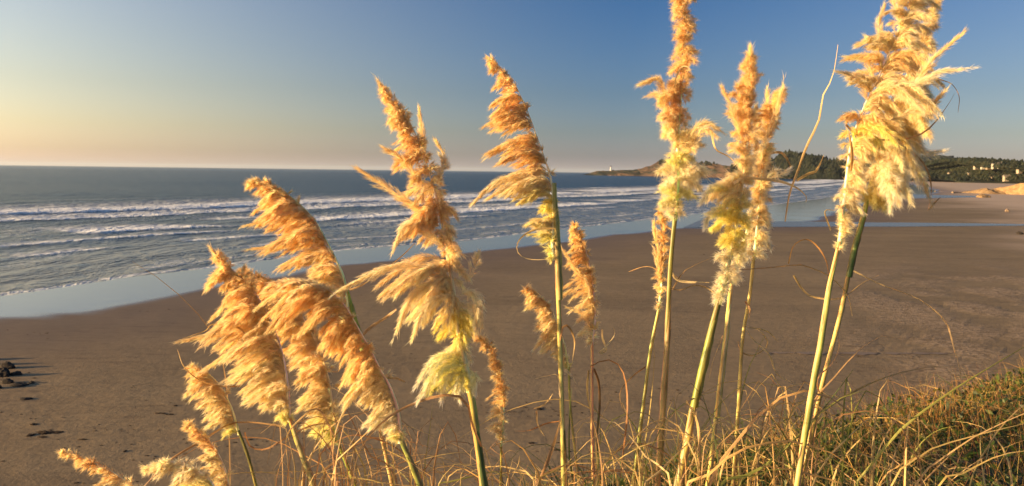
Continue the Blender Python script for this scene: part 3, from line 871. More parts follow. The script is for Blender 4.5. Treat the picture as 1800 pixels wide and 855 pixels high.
def cane(name, W, r, cols, parent, n=44, sides=10, streak=.34, knots=True):
    """tapered round cane with nodes; cols along its length; W world points"""
    p = catmull(W, n); t = unit(np.gradient(p, axis=0))
    a1 = unit(np.cross(t, np.array([0, 1, .1]))); a2 = np.cross(t, a1)
    s = np.linspace(0, 1, n)
    rr = np.interp(s, np.linspace(0, 1, len(r)), r)
    for kn in np.arange(RNG.uniform(.1, .2), 1, RNG.uniform(.22, .3)): rr = rr * (1 + .16 * np.exp(-((s - kn) * n / 1.1) ** 2))
    cs = np.stack([np.interp(s, np.linspace(0, 1, len(cols)), [c[k] for c in cols]) for k in range(3)], 1)
    blot = .82 + .36 * fbm(s * 9 + RNG.uniform(0, 99), s * 0, 3)
    cs = cs * blot[:, None]
    for kn in np.arange(RNG.uniform(.1, .2), 1, RNG.uniform(.22, .3)): cs = cs * (1 - .35 * np.exp(-((s - kn) * n / 1.2) ** 2))[:, None]
    V, C = [], []
    st = RNG.uniform(1 - streak, 1 + streak, (sides, 3)) * np.array([1, 1, .9])
    for k in range(sides):
        a = 2 * math.pi * k / sides
        rk = rr * (1 + .06 * RNG.normal(0, 1, n)) * (1 + .12 * math.cos(a * 2))
        V.append(p + a1 * (np.cos(a) * rk)[:, None] + a2 * (np.sin(a) * rk)[:, None])
        C.append(cs * st[k] * (1 + RNG.normal(0, .07, n))[:, None])
    V = np.stack(V, 1).reshape(-1, 3) - np.array(parent.location)
    C = np.clip(np.stack(C, 1).reshape(-1, 3), 0, 1)
    i = np.arange(n * sides).reshape(n, sides); j = np.roll(i, -1, 1)
    F = np.stack([i[:-1].ravel(), j[:-1].ravel(), j[1:].ravel(), i[1:].ravel()], 1)
    return npmesh(name, V, F, M_STEM, parent, col=C, smooth=True)

HC = {'o': (.99, .82, .49), 'p': (.99, .87, .59), 's': (.99, .91, .66), 'y': (.99, .94, .42), 'g': (.92, .95, .50), 'c': (.99, .96, .80), 'b': (.96, .74, .45)}
HAIRS = [0]
def branch(parent, path, wpx, D, c1, c2, dens=1.0, puff=0.0, hl=1.0, droop=.15):
    """one feathery side branch: an axis, finer branchlets and many silky hairs.  path (k,3) world."""
    P0 = catmull(path, 24)
    L = np.linalg.norm(np.diff(P0, axis=0), axis=1).sum()
    T = unit(np.gradient(P0, axis=0))
    ref = unit(RNG.normal(0, 1, 3)); A1 = unit(np.cross(T, ref)); A2 = np.cross(T, A1)
    px = D / FPX
    w = wpx * px                                           # half width of the tuft
    ns = max(8, int(6 + L / px / 2.4))                      # branchlets
    nh = int(max(10, dens * .98 * (L / px) * wpx / ns * 1.25))
    nh = int(min(nh * 2, 108) * .82)
    sj = RNG.beta(1.15, 1.05, ns) * .92
    phj = RNG.uniform(0, 2 * np.pi, ns)
    lj = (.16 + .26 * RNG.random(ns)) * (1 - .35 * sj)
    rj = w * (np.sin(np.clip(sj * 1.1 + .16, 0, 1) * np.pi) ** .7 * .85 + .2) * RNG.uniform(.45, 1.2, ns)
    # branchlet paths, 5 samples each
    v = np.linspace(0, 1, 5)
    sp = np.clip(sj[:, None] + v[None] * lj[:, None], 0, 1)
    def at(A, s):
        f = s * 23; i = np.clip(f.astype(int), 0, 22); fr = (f - i)[..., None]
        return A[i] * (1 - fr) + A[i + 1] * fr
    rad = (np.cos(phj)[:, None, None] * at(A1, sp) + np.sin(phj)[:, None, None] * at(A2, sp))
    over = np.clip(sj[:, None] + v[None] * lj[:, None] - 1, 0, 1)[..., None] * L
    BP = at(P0, sp) + rad * (rj[:, None] * v[None] ** .8)[..., None] + at(T, sp) * over
    BP[..., 2] -= (v[None] ** 2 * droop * lj[:, None] * L * .6)
    V, F, C, b = [], [], [], 0
    col1 = np.array(c1); col2 = np.array(c2)
    # hairs
    m = ns * nh
    jj = np.repeat(np.arange(ns), nh)
    vv = RNG.random(m) ** .9
    f = vv * 4; i = np.clip(f.astype(int), 0, 3); fr = (f - i)[:, None]
    Q = BP[jj, i] * (1 - fr) + BP[jj, i + 1] * fr
    bt = unit(BP[jj, i + 1] - BP[jj, i])
    rd = unit(RNG.normal(0, 1, (m, 3)))
    wild = (RNG.random(m) < .18)[:, None]
    rr = rad[jj, i]
    d = unit(rd * (wild * .30) + bt * (1.55 - puff * 1.7) + rd * (.34 + puff * .7) + rr * (.20 + puff * .55) + np.array([-.10, 0, -.12 - droop * .4]))
    hlen = (.010 + .012 * RNG.random(m) + .010 * (RNG.random(m) < .12)) * hl * (D / 3.0)
    hw = (.00064 + .00048 * RNG.random(m)) * (D / 3.0)
    sd = unit(np.cross(d, RNG.normal(0, 1, (m, 3)))) * hw[:, None]
    Q = Q + rd * (w * (.05 + .22 * RNG.random(m) ** 2))[:, None]
    V.append(np.stack([Q - sd, Q + sd, Q + d * hlen[:, None]], 1).reshape(-1, 3)); F.append(np.arange(3 * m).reshape(-1, 3))
    cm = (sj[jj] + vv * .2)[:, None]
    cc = (col1 * (1 - cm) + col2 * cm) * (1 + RNG.normal(0, .06, (m, 1))) 
    cc = cc * (1 - .10 * (1 - vv[:, None]) * np.array([.2, .8, 1.4])) * (1 + RNG.normal(0, .11, ns)[jj][:, None])
    C.append(np.repeat(cc, 3, 0)); b = 3 * m
    # branchlet axes
    tang = unit(np.gradient(BP, axis=1)); sw = unit(np.cross(tang, RNG.normal(0, 1, (ns, 1, 3)))) * (.00035 * D / 3)
    R = np.stack([BP - sw, BP + sw], 2).reshape(-1, 3)
    F4 = []
    for k in range(ns):
        for q in range(4):
            a = b + k * 10 + q * 2
            F4.append((a, a + 1, a + 3, a + 2))
    V.append(R); C.append(np.tile(col1 * .8, (len(R), 1))); b += len(R)
    # main axis
    sw = unit(np.cross(T[::3], np.array([0, 1, 0]))) * (.0008 * D / 3)
    pp = P0[::3]
    R = np.stack([pp - sw, pp + sw], 1).reshape(-1, 3); V.append(R); C.append(np.tile(col1 * .75, (len(R), 1)))
    for q in range(len(pp) - 1):
        a = b + q * 2; F4.append((a, a + 1, a + 3, a + 2))
    HAIRS[0] += m + len(F4) * 2
    V = np.vstack(V) - np.array(parent.location)
    return npmesh('feathery_branch', V, [np.vstack(F), np.array(F4)], M_HAIR, parent, col=np.clip(np.vstack(C), 0, .99))

def plume(D, label, stations, stem, stemr, stemcols, nb=34, w=7, bias=(1.2, 1.0), lift=.30, puff=0., dens=1., extras=(), hl=1.0, leaves=(), sheath=None, depth=.35, droop=.15, toptuft=True):
    """stations: bottom -> top (rachis x, y, left tip x, y, right tip x, y, colour key)
       stem: photo pixels from the plume base downwards; continued to the ground."""
    st = [(float(a[0]), float(a[1])) for a in stem]
    # world points of the cane, carried on down to the dune
    Wst = [np.array(P(a[0], a[1], D)) for a in st]
    d = unit(Wst[-1] - Wst[-2]); p = Wst[-1].copy(); k = 0
    while p[2] > float(zb(p[0], p[1])) - .03 and k < 60:
        d = unit(d * .97 + np.array([0, 0, -.05])); p = p + d * .05; k += 1
        if k % 4 == 0: Wst.append(p.copy())
    Wst.append(p.copy())
    root = empty('pampas_plant', p, label, 'pampas grass', 'pampas plumes on the dune')
    S = np.array([s_[:6] for s_ in stations], float); keys = [s_[6] for s_ in stations]
    cols = np.array([HC[k] for k in keys])
    seg = np.linalg.norm(np.diff(S[:, :2], axis=0), axis=1); cum = np.concatenate([[0], np.cumsum(seg)]); tot = cum[-1]
    # rachis
    Wr = PN(S[:, :2], np.full(len(S), D))
    cane('rachis', list(Wr), [stemr * .8 * D / FPX, stemr * .22 * D / FPX, .0006], [HC['g'], HC['s'], HC['p']], root, n=20, sides=5)
    cane('stem', Wst[::-1], [stemr * 1.0 * D / FPX, stemr * .88 * D / FPX, stemr * .75 * D / FPX], [LC[c] for c in stemcols], root)
    if sheath:
        for (i0, i1, rr, ck) in sheath:
            q = catmull(Wst, 60)[int(i0 * 59):int(i1 * 59) + 1]
            rr = rr * .86; q = q + np.array([.003, -.002, 0]) * rr / stemr
            cane('sheath', q[::-1], [rr * .95 * D / FPX, rr * D / FPX, rr * .8 * D / FPX, rr * .25 * D / FPX], [LC[c] for c in ck], root, n=16, sides=8)
    nb = int(nb * (1.6 if w > 7 else 1.35))
    ncl = max(9, int(tot / (17.0 if tot > 250 else 11.0)))
    cu = (np.arange(ncl) + RNG.uniform(.2, .8, ncl)) / ncl
    cb = RNG.beta(*bias, (ncl, 3)); cl_ = RNG.uniform(.82, 1.16, (ncl, 3))
    for i in range(nb):
        u = ((i + RNG.random()) / nb) ** .95 * tot * .985
        grouped = RNG.random() < (.70 if puff < .25 else .45)
        if grouped:
            kc = int(np.argmin(np.abs(cu * tot - u))); fi = int(RNG.integers(3 if puff > .03 else 2))
            u = np.clip(cu[kc] * tot + RNG.normal(0, 3.4), 0, tot * .985)
        o = np.array([np.interp(u, cum, S[:, k]) for k in range(6)])
        cc = np.array([np.interp(u, cum, cols[:, k]) for k in range(3)])
        j = min(len(S) - 2, int(np.searchsorted(cum, u, 'right') - 1))
        tg = unit(S[j + 1, :2] - S[j, :2])
        b = float(np.clip(cb[kc, fi] + RNG.normal(0, .06), 0, 1)) if grouped else RNG.beta(*bias)
        tip = o[4:6] * (1 - b) + o[2:4] * b
        tip = o[:2] + (tip - o[:2]) * (cl_[kc, fi] * RNG.uniform(.86, 1.04) if grouped else RNG.uniform(.45, 1.08)) + RNG.normal(0, 2.6, 2)
        Lp = np.linalg.norm(tip - o[:2])
        ctr = o[:2] + tg * Lp * lift + (tip - o[:2]) * .42
        dz = RNG.normal(0, 1) * depth * Lp * D / FPX
        near = 4 * b * (1 - b)
        dz = dz * (.6 + near * .8)
        path2 = np.array([o[:2], o[:2] * .5 + ctr * .5 + tg * Lp * .06, ctr * .55 + tip * .3 + o[:2] * .15 + tg * Lp * .05, tip])
        W = PN(path2, D + np.array([0, .25, .6, 1.0]) * dz)
        wl = w * (.95 if puff < .25 else 1.35) * (.55 + .45 * min(1, Lp / 60.)) * RNG.uniform(.8, 1.2)
        c2 = cc * np.array([1.0, .96, .9]) * RNG.uniform(.93, 1.07); c1 = cc * np.array([.99, .95, .88])
        branch(root, W, wl, D, c1, c2, dens, puff, hl, droop)
    if toptuft:
        a = S[-1, :2]; b2 = S[-2, :2]
        W = PN(np.array([b2, (a + b2) / 2, a]), np.full(3, D)); branch(root, W, w * .7, D, cols[-1], cols[-1], dens, 0, hl, 0)
    for (pts, ww, ck, dd) in extras:
        q = np.array(pts, float); m = len(q)
        W = PN(q[:, :2], D + np.linspace(0, dd, m))
        branch(root, W, ww, D, np.array(HC[ck[0]]), np.array(HC[ck[-1]]), dens, puff * .6, hl, .05)
    for (pts, ww, ck) in leaves:
        leaf(pts, D + RNG.uniform(-.06, .04), ww, ck, root)
    return root

# ---- the plumes, left to right
plume(2.9, 'small orange plume lying low on its own at the bottom left corner',
      [(300, 900, 290, 895, 302, 892, 's'), (262, 873, 225, 868, 258, 862, 's'), (225, 848, 170, 850, 218, 836, 'p'), (190, 826, 148, 836, 180, 812, 'o'), (150, 808, 118, 820, 142, 798, 'o'), (107, 795, 105, 796, 108, 793, 'o')],
      [(300, 900), (330, 935), (350, 990)], 3.5, 'sg', nb=32, w=6, bias=(1.1, 1.1), lift=.25)
plume(2.75, 'pale yellow plume bent sharply over to the left at the bottom edge',
      [(388, 905, 330, 890, 395, 890, 'g'), (384, 872, 312, 862, 396, 860, 'y'), (366, 842, 285, 858, 380, 835, 's'), (335, 822, 268, 850, 350, 815, 'c'), (300, 812, 256, 836, 310, 806, 's'), (258, 822, 252, 828, 260, 815, 's')],
      [(388, 905), (396, 940), (405, 1000)], 4, 'sg', nb=40, w=8, bias=(1.2, 1.0), lift=.2, puff=.1)
plume(2.95, 'small orange plume leaning left directly above the pale bent plume',
      [(412, 890, 380, 880, 416, 876, 's'), (402, 850, 362, 852, 408, 842, 's'), (392, 815, 350, 812, 396, 802, 's'), (376, 785, 338, 782, 380, 775, 'o'), (352, 760, 330, 760, 356, 752, 'o'), (328, 744, 324, 748, 330, 742, 'o')],
      [(412, 890), (420, 930), (430, 990)], 3.5, 'sg', nb=36, w=6.5, bias=(1.5, .9), lift=.25)
plume(3.1, 'short leaning plume standing alone on a green stem left of the dense cluster',
      [(420, 765, 400, 768, 423, 762, 'g'), (416, 748, 365, 752, 421, 742, 's'), (408, 720, 348, 728, 411, 710, 's'), (396, 695, 338, 702, 398, 685, 'p'), (380, 670, 329, 684, 382, 662, 'p'), (360, 654, 332, 662, 362, 650, 'o'), (334, 648, 330, 652, 336, 645, 'o')],
      [(419, 757), (430, 785), (439, 812), (450, 855)], 3.2, 'sggd', nb=46, w=7, bias=(1.5, .85), lift=.28,
      leaves=[([(497, 750), (445, 743), (403, 746), (352, 777), (300, 808), (262, 846), (230, 880)], 5, 'tb'), ([(421, 679), (386, 679), (352, 669), (324, 646), (312, 615)], 4, 'bs')])
plume(3.0, 'broad shaggy orange plume on the left of the dense cluster, one long finger pointing left',
      [(509, 742, 490, 742, 516, 738, 'g'), (507, 720, 470, 722, 520, 712, 's'), (506, 690, 424, 700, 522, 680, 's'), (503, 660, 402, 660, 520, 650, 's'), (497, 625, 375, 635, 512, 615, 'p'), (487, 590, 345, 606, 500, 575, 'p'),
       (472, 555, 372, 575, 488, 540, 'o'), (455, 525, 368, 548, 468, 508, 'o'), (436, 500, 364, 520, 445, 484, 'o'), (412, 478, 368, 498, 420, 462, 'o'), (392, 458, 382, 472, 398, 450, 'o'), (376, 443, 374, 448, 380, 441, 'o')],
      [(509, 735), (519, 768), (530, 800), (550, 855)], 4.5, 'tssy', nb=135, w=8.5, bias=(1.35, 1.0), lift=.30, dens=.95,
      extras=[([(470, 640), (430, 600), (385, 588), (333, 597)], 7, 'po', -.05), ([(450, 560), (410, 520), (392, 470), (378, 447)], 7, 'oo', 0), ([(480, 640), (452, 610), (430, 600), (395, 630)], 7, 'sp', -.08)],
      leaves=[([(397, 577), (372, 570), (362, 581), (335, 591), (307, 601)], 4, 'sw'), ([(500, 650), (450, 670), (421, 690), (480, 668), (510, 665), (512, 680)], 4, 'ts'), ([(440, 610), (425, 580), (400, 575), (380, 590)], 3.5, 'ts')],
      sheath=[(.0, .30, 6, 'tt')])
plume(3.25, 'middle plume of the dense cluster, behind its neighbours, with yellow green base',
      [(595, 782, 575, 790, 600, 776, 'g'), (590, 760, 540, 768, 602, 752, 'g'), (586, 735, 532, 742, 604, 722, 's'), (582, 700, 520, 708, 600, 690, 's'), (576, 660, 505, 668, 592, 650, 'p'), (563, 620, 488, 628, 580, 606, 'p'),
       (545, 580, 470, 588, 560, 565, 'p'), (522, 545, 450, 555, 535, 530, 'p'), (496, 515, 432, 528, 505, 503, 'o'), (465, 493, 418, 505, 470, 484, 'o'), (425, 476, 415, 482, 428, 472, 'o')],
      [(593, 775), (603, 800), (625, 855)], 4, 'dgg', nb=125, w=9, bias=(1.3, 1.0), lift=.28, puff=.05,
      leaves=[([(676, 560), (645, 581), (621, 615), (598, 651), (576, 653), (528, 651)], 5.5, 'tt'), ([(565, 533), (523, 550), (491, 570), (470, 600)], 3.5, 'ts')])
plume(3.35, 'tall wind combed plume of the dense cluster reaching up in front of the surf',
      [(612, 540, 585, 545, 616, 530, 's'), (608, 505, 540, 510, 612, 495, 's'), (602, 482, 515, 490, 606, 470, 'p'), (592, 460, 497, 470, 595, 448, 'p'), (583, 440, 478, 446, 586, 430, 'o'), (574, 424, 448, 436, 576, 412, 'o'),
       (566, 408, 495, 426, 568, 398, 'o'), (555, 388, 470, 398, 557, 378, 'o'), (545, 376, 442, 393, 547, 366, 'o'), (524, 356, 458, 372, 527, 348, 'o'), (508, 343, 455, 358, 510, 336, 'o'), (490, 331, 448, 342, 492, 326, 'o'), (468, 321, 438, 328, 470, 316, 'o'), (446, 318, 432, 327, 448, 316, 'o')],
      [(608, 503), (618, 545), (628, 580), (645, 650), (665, 740), (690, 855)], 4, 'tssy', nb=92, w=7.5, bias=(1.7, .8), lift=.20, dens=.95, sheath=[(.0, .22, 5.5, 'yg')],
      extras=[([(572, 420), (530, 400), (480, 388), (443, 394)], 6, 'oo', 0), ([(590, 455), (545, 436), (500, 432), (452, 437)], 6.5, 'oo', .03)])
plume(2.85, 'dense plume right of the cluster ending in a cream tuft above its stem',
      [(704, 780, 685, 778, 708, 772, 'g'), (703, 755, 668, 762, 708, 748, 'c'), (700, 728, 636, 748, 704, 718, 'c'), (693, 700, 640, 735, 700, 690, 's'), (682, 672, 594, 716, 696, 664, 's'), (668, 650, 592, 690, 682, 660, 'p'),
       (655, 622, 604, 660, 662, 628, 'o'), (640, 595, 580, 632, 646, 590, 'o'), (625, 568, 560, 604, 630, 560, 'o'), (608, 540, 500, 580, 614, 530, 'o'), (590, 518, 478, 555, 596, 508, 'o'), (565, 505, 466, 520, 570, 496, 'p'), (530, 496, 462, 504, 535, 490, 'p')],
      [(703, 770), (710, 786), (718, 805), (737, 855)], 5, 'tssg', nb=145, w=8.5, bias=(1.3, .95), lift=.26, dens=1.0, sheath=[(.0, .35, 6.5, 'dg')],
      leaves=[([(712, 672), (690, 664), (650, 672), (610, 715), (590, 760), (585, 800)], 5, 'ts'), ([(615, 510), (637, 501), (675, 475), (708, 449), (729, 428)], 5, 'tt')])
plume(2.68, 'largest central plume with spread fingers above and a yellow green skirt at its base',
      [(826, 690, 780, 694, 836, 682, 'g'), (824, 670, 738, 696, 838, 672, 'g'), (818, 640, 742, 668, 834, 650, 'g'), (812, 612, 754, 640, 832, 625, 'c'), (806, 585, 772, 602, 826, 600, 'y'), (802, 555, 770, 575, 832, 575, 'y'),
       (800, 530, 724, 588, 845, 560, 's'), (797, 510, 698, 574, 846, 538, 's'), (794, 490, 680, 530, 844, 508, 'p'), (790, 470, 664, 500, 832, 488, 'p'), (786, 448, 768, 470, 820, 452, 'p'), (782, 425, 770, 428, 812, 436, 'p'), (778, 400, 700, 425, 810, 418, 'p'),
       (774, 380, 696, 410, 808, 395, 'o'), (768, 350, 700, 398, 805, 365, 'o'), (762, 330, 704, 345, 792, 330, 'p'), (752, 295, 700, 310, 768, 292, 'o'), (742, 262, 680, 266, 752, 262, 'o'), (730, 235, 686, 242, 742, 238, 'o'), (716, 207, 680, 212, 726, 205, 'o'), (696, 178, 676, 186, 704, 178, 'o'), (671, 151, 670, 156, 675, 150, 'o')],
      [(824, 669), (831, 715), (838, 770), (850, 855)], 7, 'ssyg', nb=165, w=9.5, bias=(1.0, 1.0), lift=.22, puff=.06, dens=.92, depth=.4,
      extras=[([(822, 650), (796, 640), (765, 655), (740, 696)], 11, 'gc', -.1), ([(820, 640), (785, 625), (760, 640), (737, 672)], 10, 'gc', -.12), ([(824, 660), (805, 655), (785, 670), (778, 696)], 11, 'yc', -.08), ([(822, 660), (832, 655), (836, 668), (834, 690)], 9, 'gc', -.05), ([(822, 655), (812, 660), (806, 680), (808, 700)], 10, 'yc', -.1), ([(806, 520), (826, 510), (842, 530), (846, 566)], 11, 'sp', -.06), ([(800, 540), (822, 535), (836, 550), (838, 580)], 10, 'sp', -.08), ([(800, 520), (770, 500), (735, 510), (712, 545)], 11, 'sp', -.1), ([(792, 490), (770, 478), (735, 480), (690, 515)], 10, 'sp', -.1), ([(760, 385), (735, 368), (695, 340), (639, 303)], 9, 'oo', -.06), ([(750, 330), (722, 300), (700, 275), (677, 262)], 8, 'oo', -.03), ([(752, 300), (746, 262), (742, 230), (738, 198)], 6, 'oo', .1), ([(772, 330), (775, 300), (780, 275), (768, 250)], 6.5, 'po', .08),
              ([(826, 490), (832, 474), (838, 460), (840, 448)], 10, 'pp', .02), ([(790, 500), (735, 470), (680, 470), (608, 504)], 9, 'pp', -.12), ([(782, 300), (784, 290), (780, 281)], 6, 'oo', .06), ([(740, 300), (715, 240), (690, 190), (672, 155)], 8, 'oo', 0),
              ([(785, 440), (740, 400), (712, 395), (698, 425)], 9, 'pp', -.1), ([(800, 520), (760, 500), (720, 530), (700, 576)], 9, 'sp', -.12), ([(805, 530), (780, 520), (745, 545), (727, 590)], 9, 'sp', -.14)],
      sheath=[(.05, .55, 7, 'dd')],
      leaves=[([(846, 785), (831, 749), (822, 710), (807, 697), (780, 695), (731, 708), (680, 736), (638, 781), (623, 822), (620, 870)], 5, 'bt'), ([(697, 544), (676, 560), (650, 575)], 5, 'tt')])
plume(3.3, 'slim small plume arching left on a short stem right of the central plume',
      [(881, 785, 872, 778, 883, 775, 's'), (883, 764, 860, 756, 887, 752, 's'), (885, 735, 854, 732, 889, 725, 's'), (886, 705, 860, 702, 890, 695, 'o'), (884, 675, 865, 678, 887, 665, 'o'), (877, 648, 863, 646, 880, 640, 'o'), (865, 618, 852, 618, 868, 612, 'o'), (850, 600, 842, 600, 852, 595, 'o'), (834, 588, 832, 590, 836, 586, 'o')],
      [(881, 780), (881, 815), (880, 855)], 2.3, 'bsg', nb=64, w=7.5, bias=(1.2, 1.0), lift=.45, hl=.85)
plume(2.95, 'tall narrow wind combed plume alone in the centre, stem circled by dry leaf',
      [(973, 458, 966, 456, 976, 450, 'g'), (971, 430, 938, 420, 976, 424, 'g'), (972, 405, 928, 398, 978, 398, 's'), (972, 380, 944, 378, 978, 370, 'y'), (973, 355, 940, 358, 979, 345, 'y'),
       (971, 330, 885, 342, 977, 318, 's'), (967, 310, 855, 330, 973, 300, 'p'), (962, 290, 880, 296, 965, 278, 'o'), (955, 272, 866, 280, 958, 262, 'o'), (949, 255, 858, 256, 951, 245, 'o'), (940, 230, 857, 236, 942, 220, 'o'),
       (931, 205, 858, 210, 933, 196, 'o'), (921, 180, 862, 198, 923, 170, 'o'), (912, 163, 852, 168, 914, 155, 'o'), (899, 140, 862, 150, 901, 132, 'o'), (884, 122, 860, 132, 886, 115, 'o'), (868, 108, 856, 114, 871, 104, 'o'), (857, 102, 855, 106, 860, 101, 'o')],
      [(974, 322), (975, 360), (977, 400), (981, 500), (986, 650), (992, 855)], 4.6, 'tssssyy', nb=92, w=7.5, bias=(1.7, .8), lift=.22, dens=1.0,
      extras=[([(966, 320), (920, 305), (870, 322), (836, 352)], 7, 'pp', -.05), ([(964, 330), (925, 318), (890, 330), (865, 345)], 6, 'pp', .0)],
      sheath=[(.0, .25, 6, 'yg'), (.45, .75, 5, 'gd')],
      leaves=[([(976, 402), (943, 403), (917, 417), (908, 436), (917, 451), (940, 457), (970, 455)], 3.6, 'sw'), ([(960, 330), (940, 345), (900, 348), (885, 340)], 3, 'ss'), ([(984, 600), (990, 575), (1000, 575), (1010, 600), (1006, 636)], 4, 'bs'),
              ([(985, 700), (980, 661), (962, 661), (941, 666)], 3, 'ws'), ([(986, 734), (974, 779), (956, 827), (935, 875)], 8, 'tb'), ([(989, 649), (1001, 657), (1014, 676)], 6, 'ww')])
plume(3.45, 'small plume half hidden just left of the long straight central stem',
      [(1000, 650, 990, 645, 1002, 640, 'g'), (997, 632, 978, 634, 1001, 622, 's'), (993, 610, 950, 618, 999, 598, 's'), (986, 585, 944, 600, 991, 572, 'p'), (977, 560, 940, 570, 981, 550, 'p'), (965, 538, 930, 545, 968, 528, 'p'), (948, 518, 926, 528, 951, 510, 'o'), (923, 507, 922, 510, 926, 504, 'o')],
      [(1000, 645), (1003, 720), (1018, 855)], 2.4, 'ssg', nb=58, w=7, bias=(1.5, .9), lift=.3, hl=.9)
plume(3.05, 'open forked plume against bare sand on a thin stem right of the long straight stem',
      [(1041, 608, 1030, 604, 1044, 602, 's'), (1043, 590, 1012, 586, 1048, 582, 's'), (1046, 565, 1004, 552, 1050, 556, 'p'), (1046, 540, 1000, 543, 1050, 528, 'p'), (1043, 512, 996, 502, 1048, 502, 'o'), (1040, 488, 1006, 486, 1045, 478, 'o'), (1035, 460, 1000, 450, 1039, 450, 'o'), (1027, 432, 1003, 430, 1030, 422, 'o'), (1018, 412, 1006, 412, 1021, 406, 'o'), (1007, 395, 1006, 398, 1009, 393, 'o')],
      [(1041, 600), (1041, 750), (1043, 855)], 3.0, 'tss', nb=72, w=6.5, bias=(.8, .8), lift=.5, hl=.85, dens=.85,
      extras=[([(1044, 560), (1030, 500), (1010, 470), (994, 446)], 6, 'oo', -.04), ([(1044, 590), (1030, 560), (1012, 545), (1000, 541)], 5, 'oo', -.04)],
      leaves=[([(1059, 580), (1059, 595), (1066, 616), (1052, 622), (1063, 612), (1080, 590), (1078, 575)], 4, 'sw'), ([(1037, 645), (1060, 634), (1081, 636), (1096, 657), (1102, 690), (1102, 734), (1096, 791), (1088, 860)], 4.5, 'bb'),
              ([(1044, 648), (1053, 675), (1054, 719), (1050, 761), (1050, 860)], 4.5, 'bd'), ([(1035, 651), (1032, 690), (1040, 728), (1046, 770), (1050, 860)], 3.5, 'ss')])
plume(3.4, 'narrow upright forked plume on a pale stem just left of the tall ragged plume',
      [(1158, 548, 1150, 545, 1162, 542, 's'), (1161, 520, 1150, 512, 1168, 512, 'p'), (1164, 490, 1150, 478, 1172, 480, 'o'), (1166, 460, 1152, 448, 1175, 448, 'o'), (1167, 430, 1154, 418, 1175, 415, 'o'), (1166, 400, 1156, 392, 1172, 388, 'o'), (1162, 360, 1160, 366, 1165, 358, 'o')],
      [(1158, 545), (1143, 620), (1130, 720), (1113, 855)], 3.2, 'yyys', nb=36, w=6.5, bias=(1, 1), lift=.6, hl=.85,
      extras=[([(1160, 500), (1156, 450), (1150, 396)], 6, 'oo', 0)], leaves=[([(1160, 480), (1146, 470), (1128, 470), (1105, 478)], 3.5, 'to')])
plume(3.3, 'tall ragged plume running off the top edge with two pale fluffy balls at its base',
      [(1187, 388, 1178, 384, 1200, 386, 'c'), (1189, 368, 1160, 362, 1222, 368, 'c'), (1191, 345, 1150, 345, 1228, 350, 'g'), (1192, 322, 1147, 322, 1234, 326, 'c'), (1192, 300, 1152, 305, 1240, 302, 'c'), (1192, 282, 1160, 292, 1232, 282, 'g'), (1191, 262, 1172, 255, 1240, 262, 's'),
       (1192, 240, 1156, 238, 1236, 245, 's'), (1194, 215, 1150, 216, 1216, 222, 'p'), (1196, 190, 1146, 198, 1213, 188, 'b'), (1198, 165, 1146, 172, 1220, 158, 'o'), (1200, 140, 1172, 145, 1224, 138, 'o'), (1201, 110, 1176, 118, 1224, 108, 'o'), (1202, 80, 1178, 82, 1222, 82, 'o'), (1202, 55, 1184, 52, 1225, 60, 'o'), (1202, 30, 1182, 32, 1220, 32, 'p'), (1200, 5, 1176, 12, 1218, 8, 'o'), (1200, -25, 1180, -22, 1216, -24, 'o'), (1203, -60, 1196, -55, 1208, -58, 'o')],
      [(1187, 377), (1182, 430), (1178, 480), (1172, 600), (1163, 730), (1156, 855)], 4.8, 'ysssgg', nb=150, w=7.5, bias=(.9, .9), lift=.25, puff=.42, dens=1.0, hl=1.0, depth=.5,
      extras=[([(1192, 250), (1170, 190), (1160, 140), (1134, 144)], 7, 'po', -.04), ([(1196, 280), (1212, 240), (1236, 215), (1262, 226)], 8, 'so', -.05), ([(1200, 280), (1222, 248), (1240, 226), (1256, 236)], 8, 'so', -.08), ([(1192, 300), (1222, 296), (1249, 303)], 7, 'cs', -.02), ([(1192, 230), (1168, 180), (1150, 165), (1140, 168)], 7, 'po', .03)],
      leaves=[([(1178, 476), (1196, 494), (1247, 497)], 5.5, 'ww'), ([(1187, 165), (1188, 140), (1198, 118), (1212, 120), (1216, 135)], 3.5, 'sw'), ([(1182, 510), (1200, 480), (1222, 466), (1255, 452)], 3.5, 'tt'), ([(1178, 506), (1195, 510), (1223, 502), (1249, 510), (1262, 530)], 4.5, 'ts')],
      sheath=[(.15, .6, 5.5, 'st')])
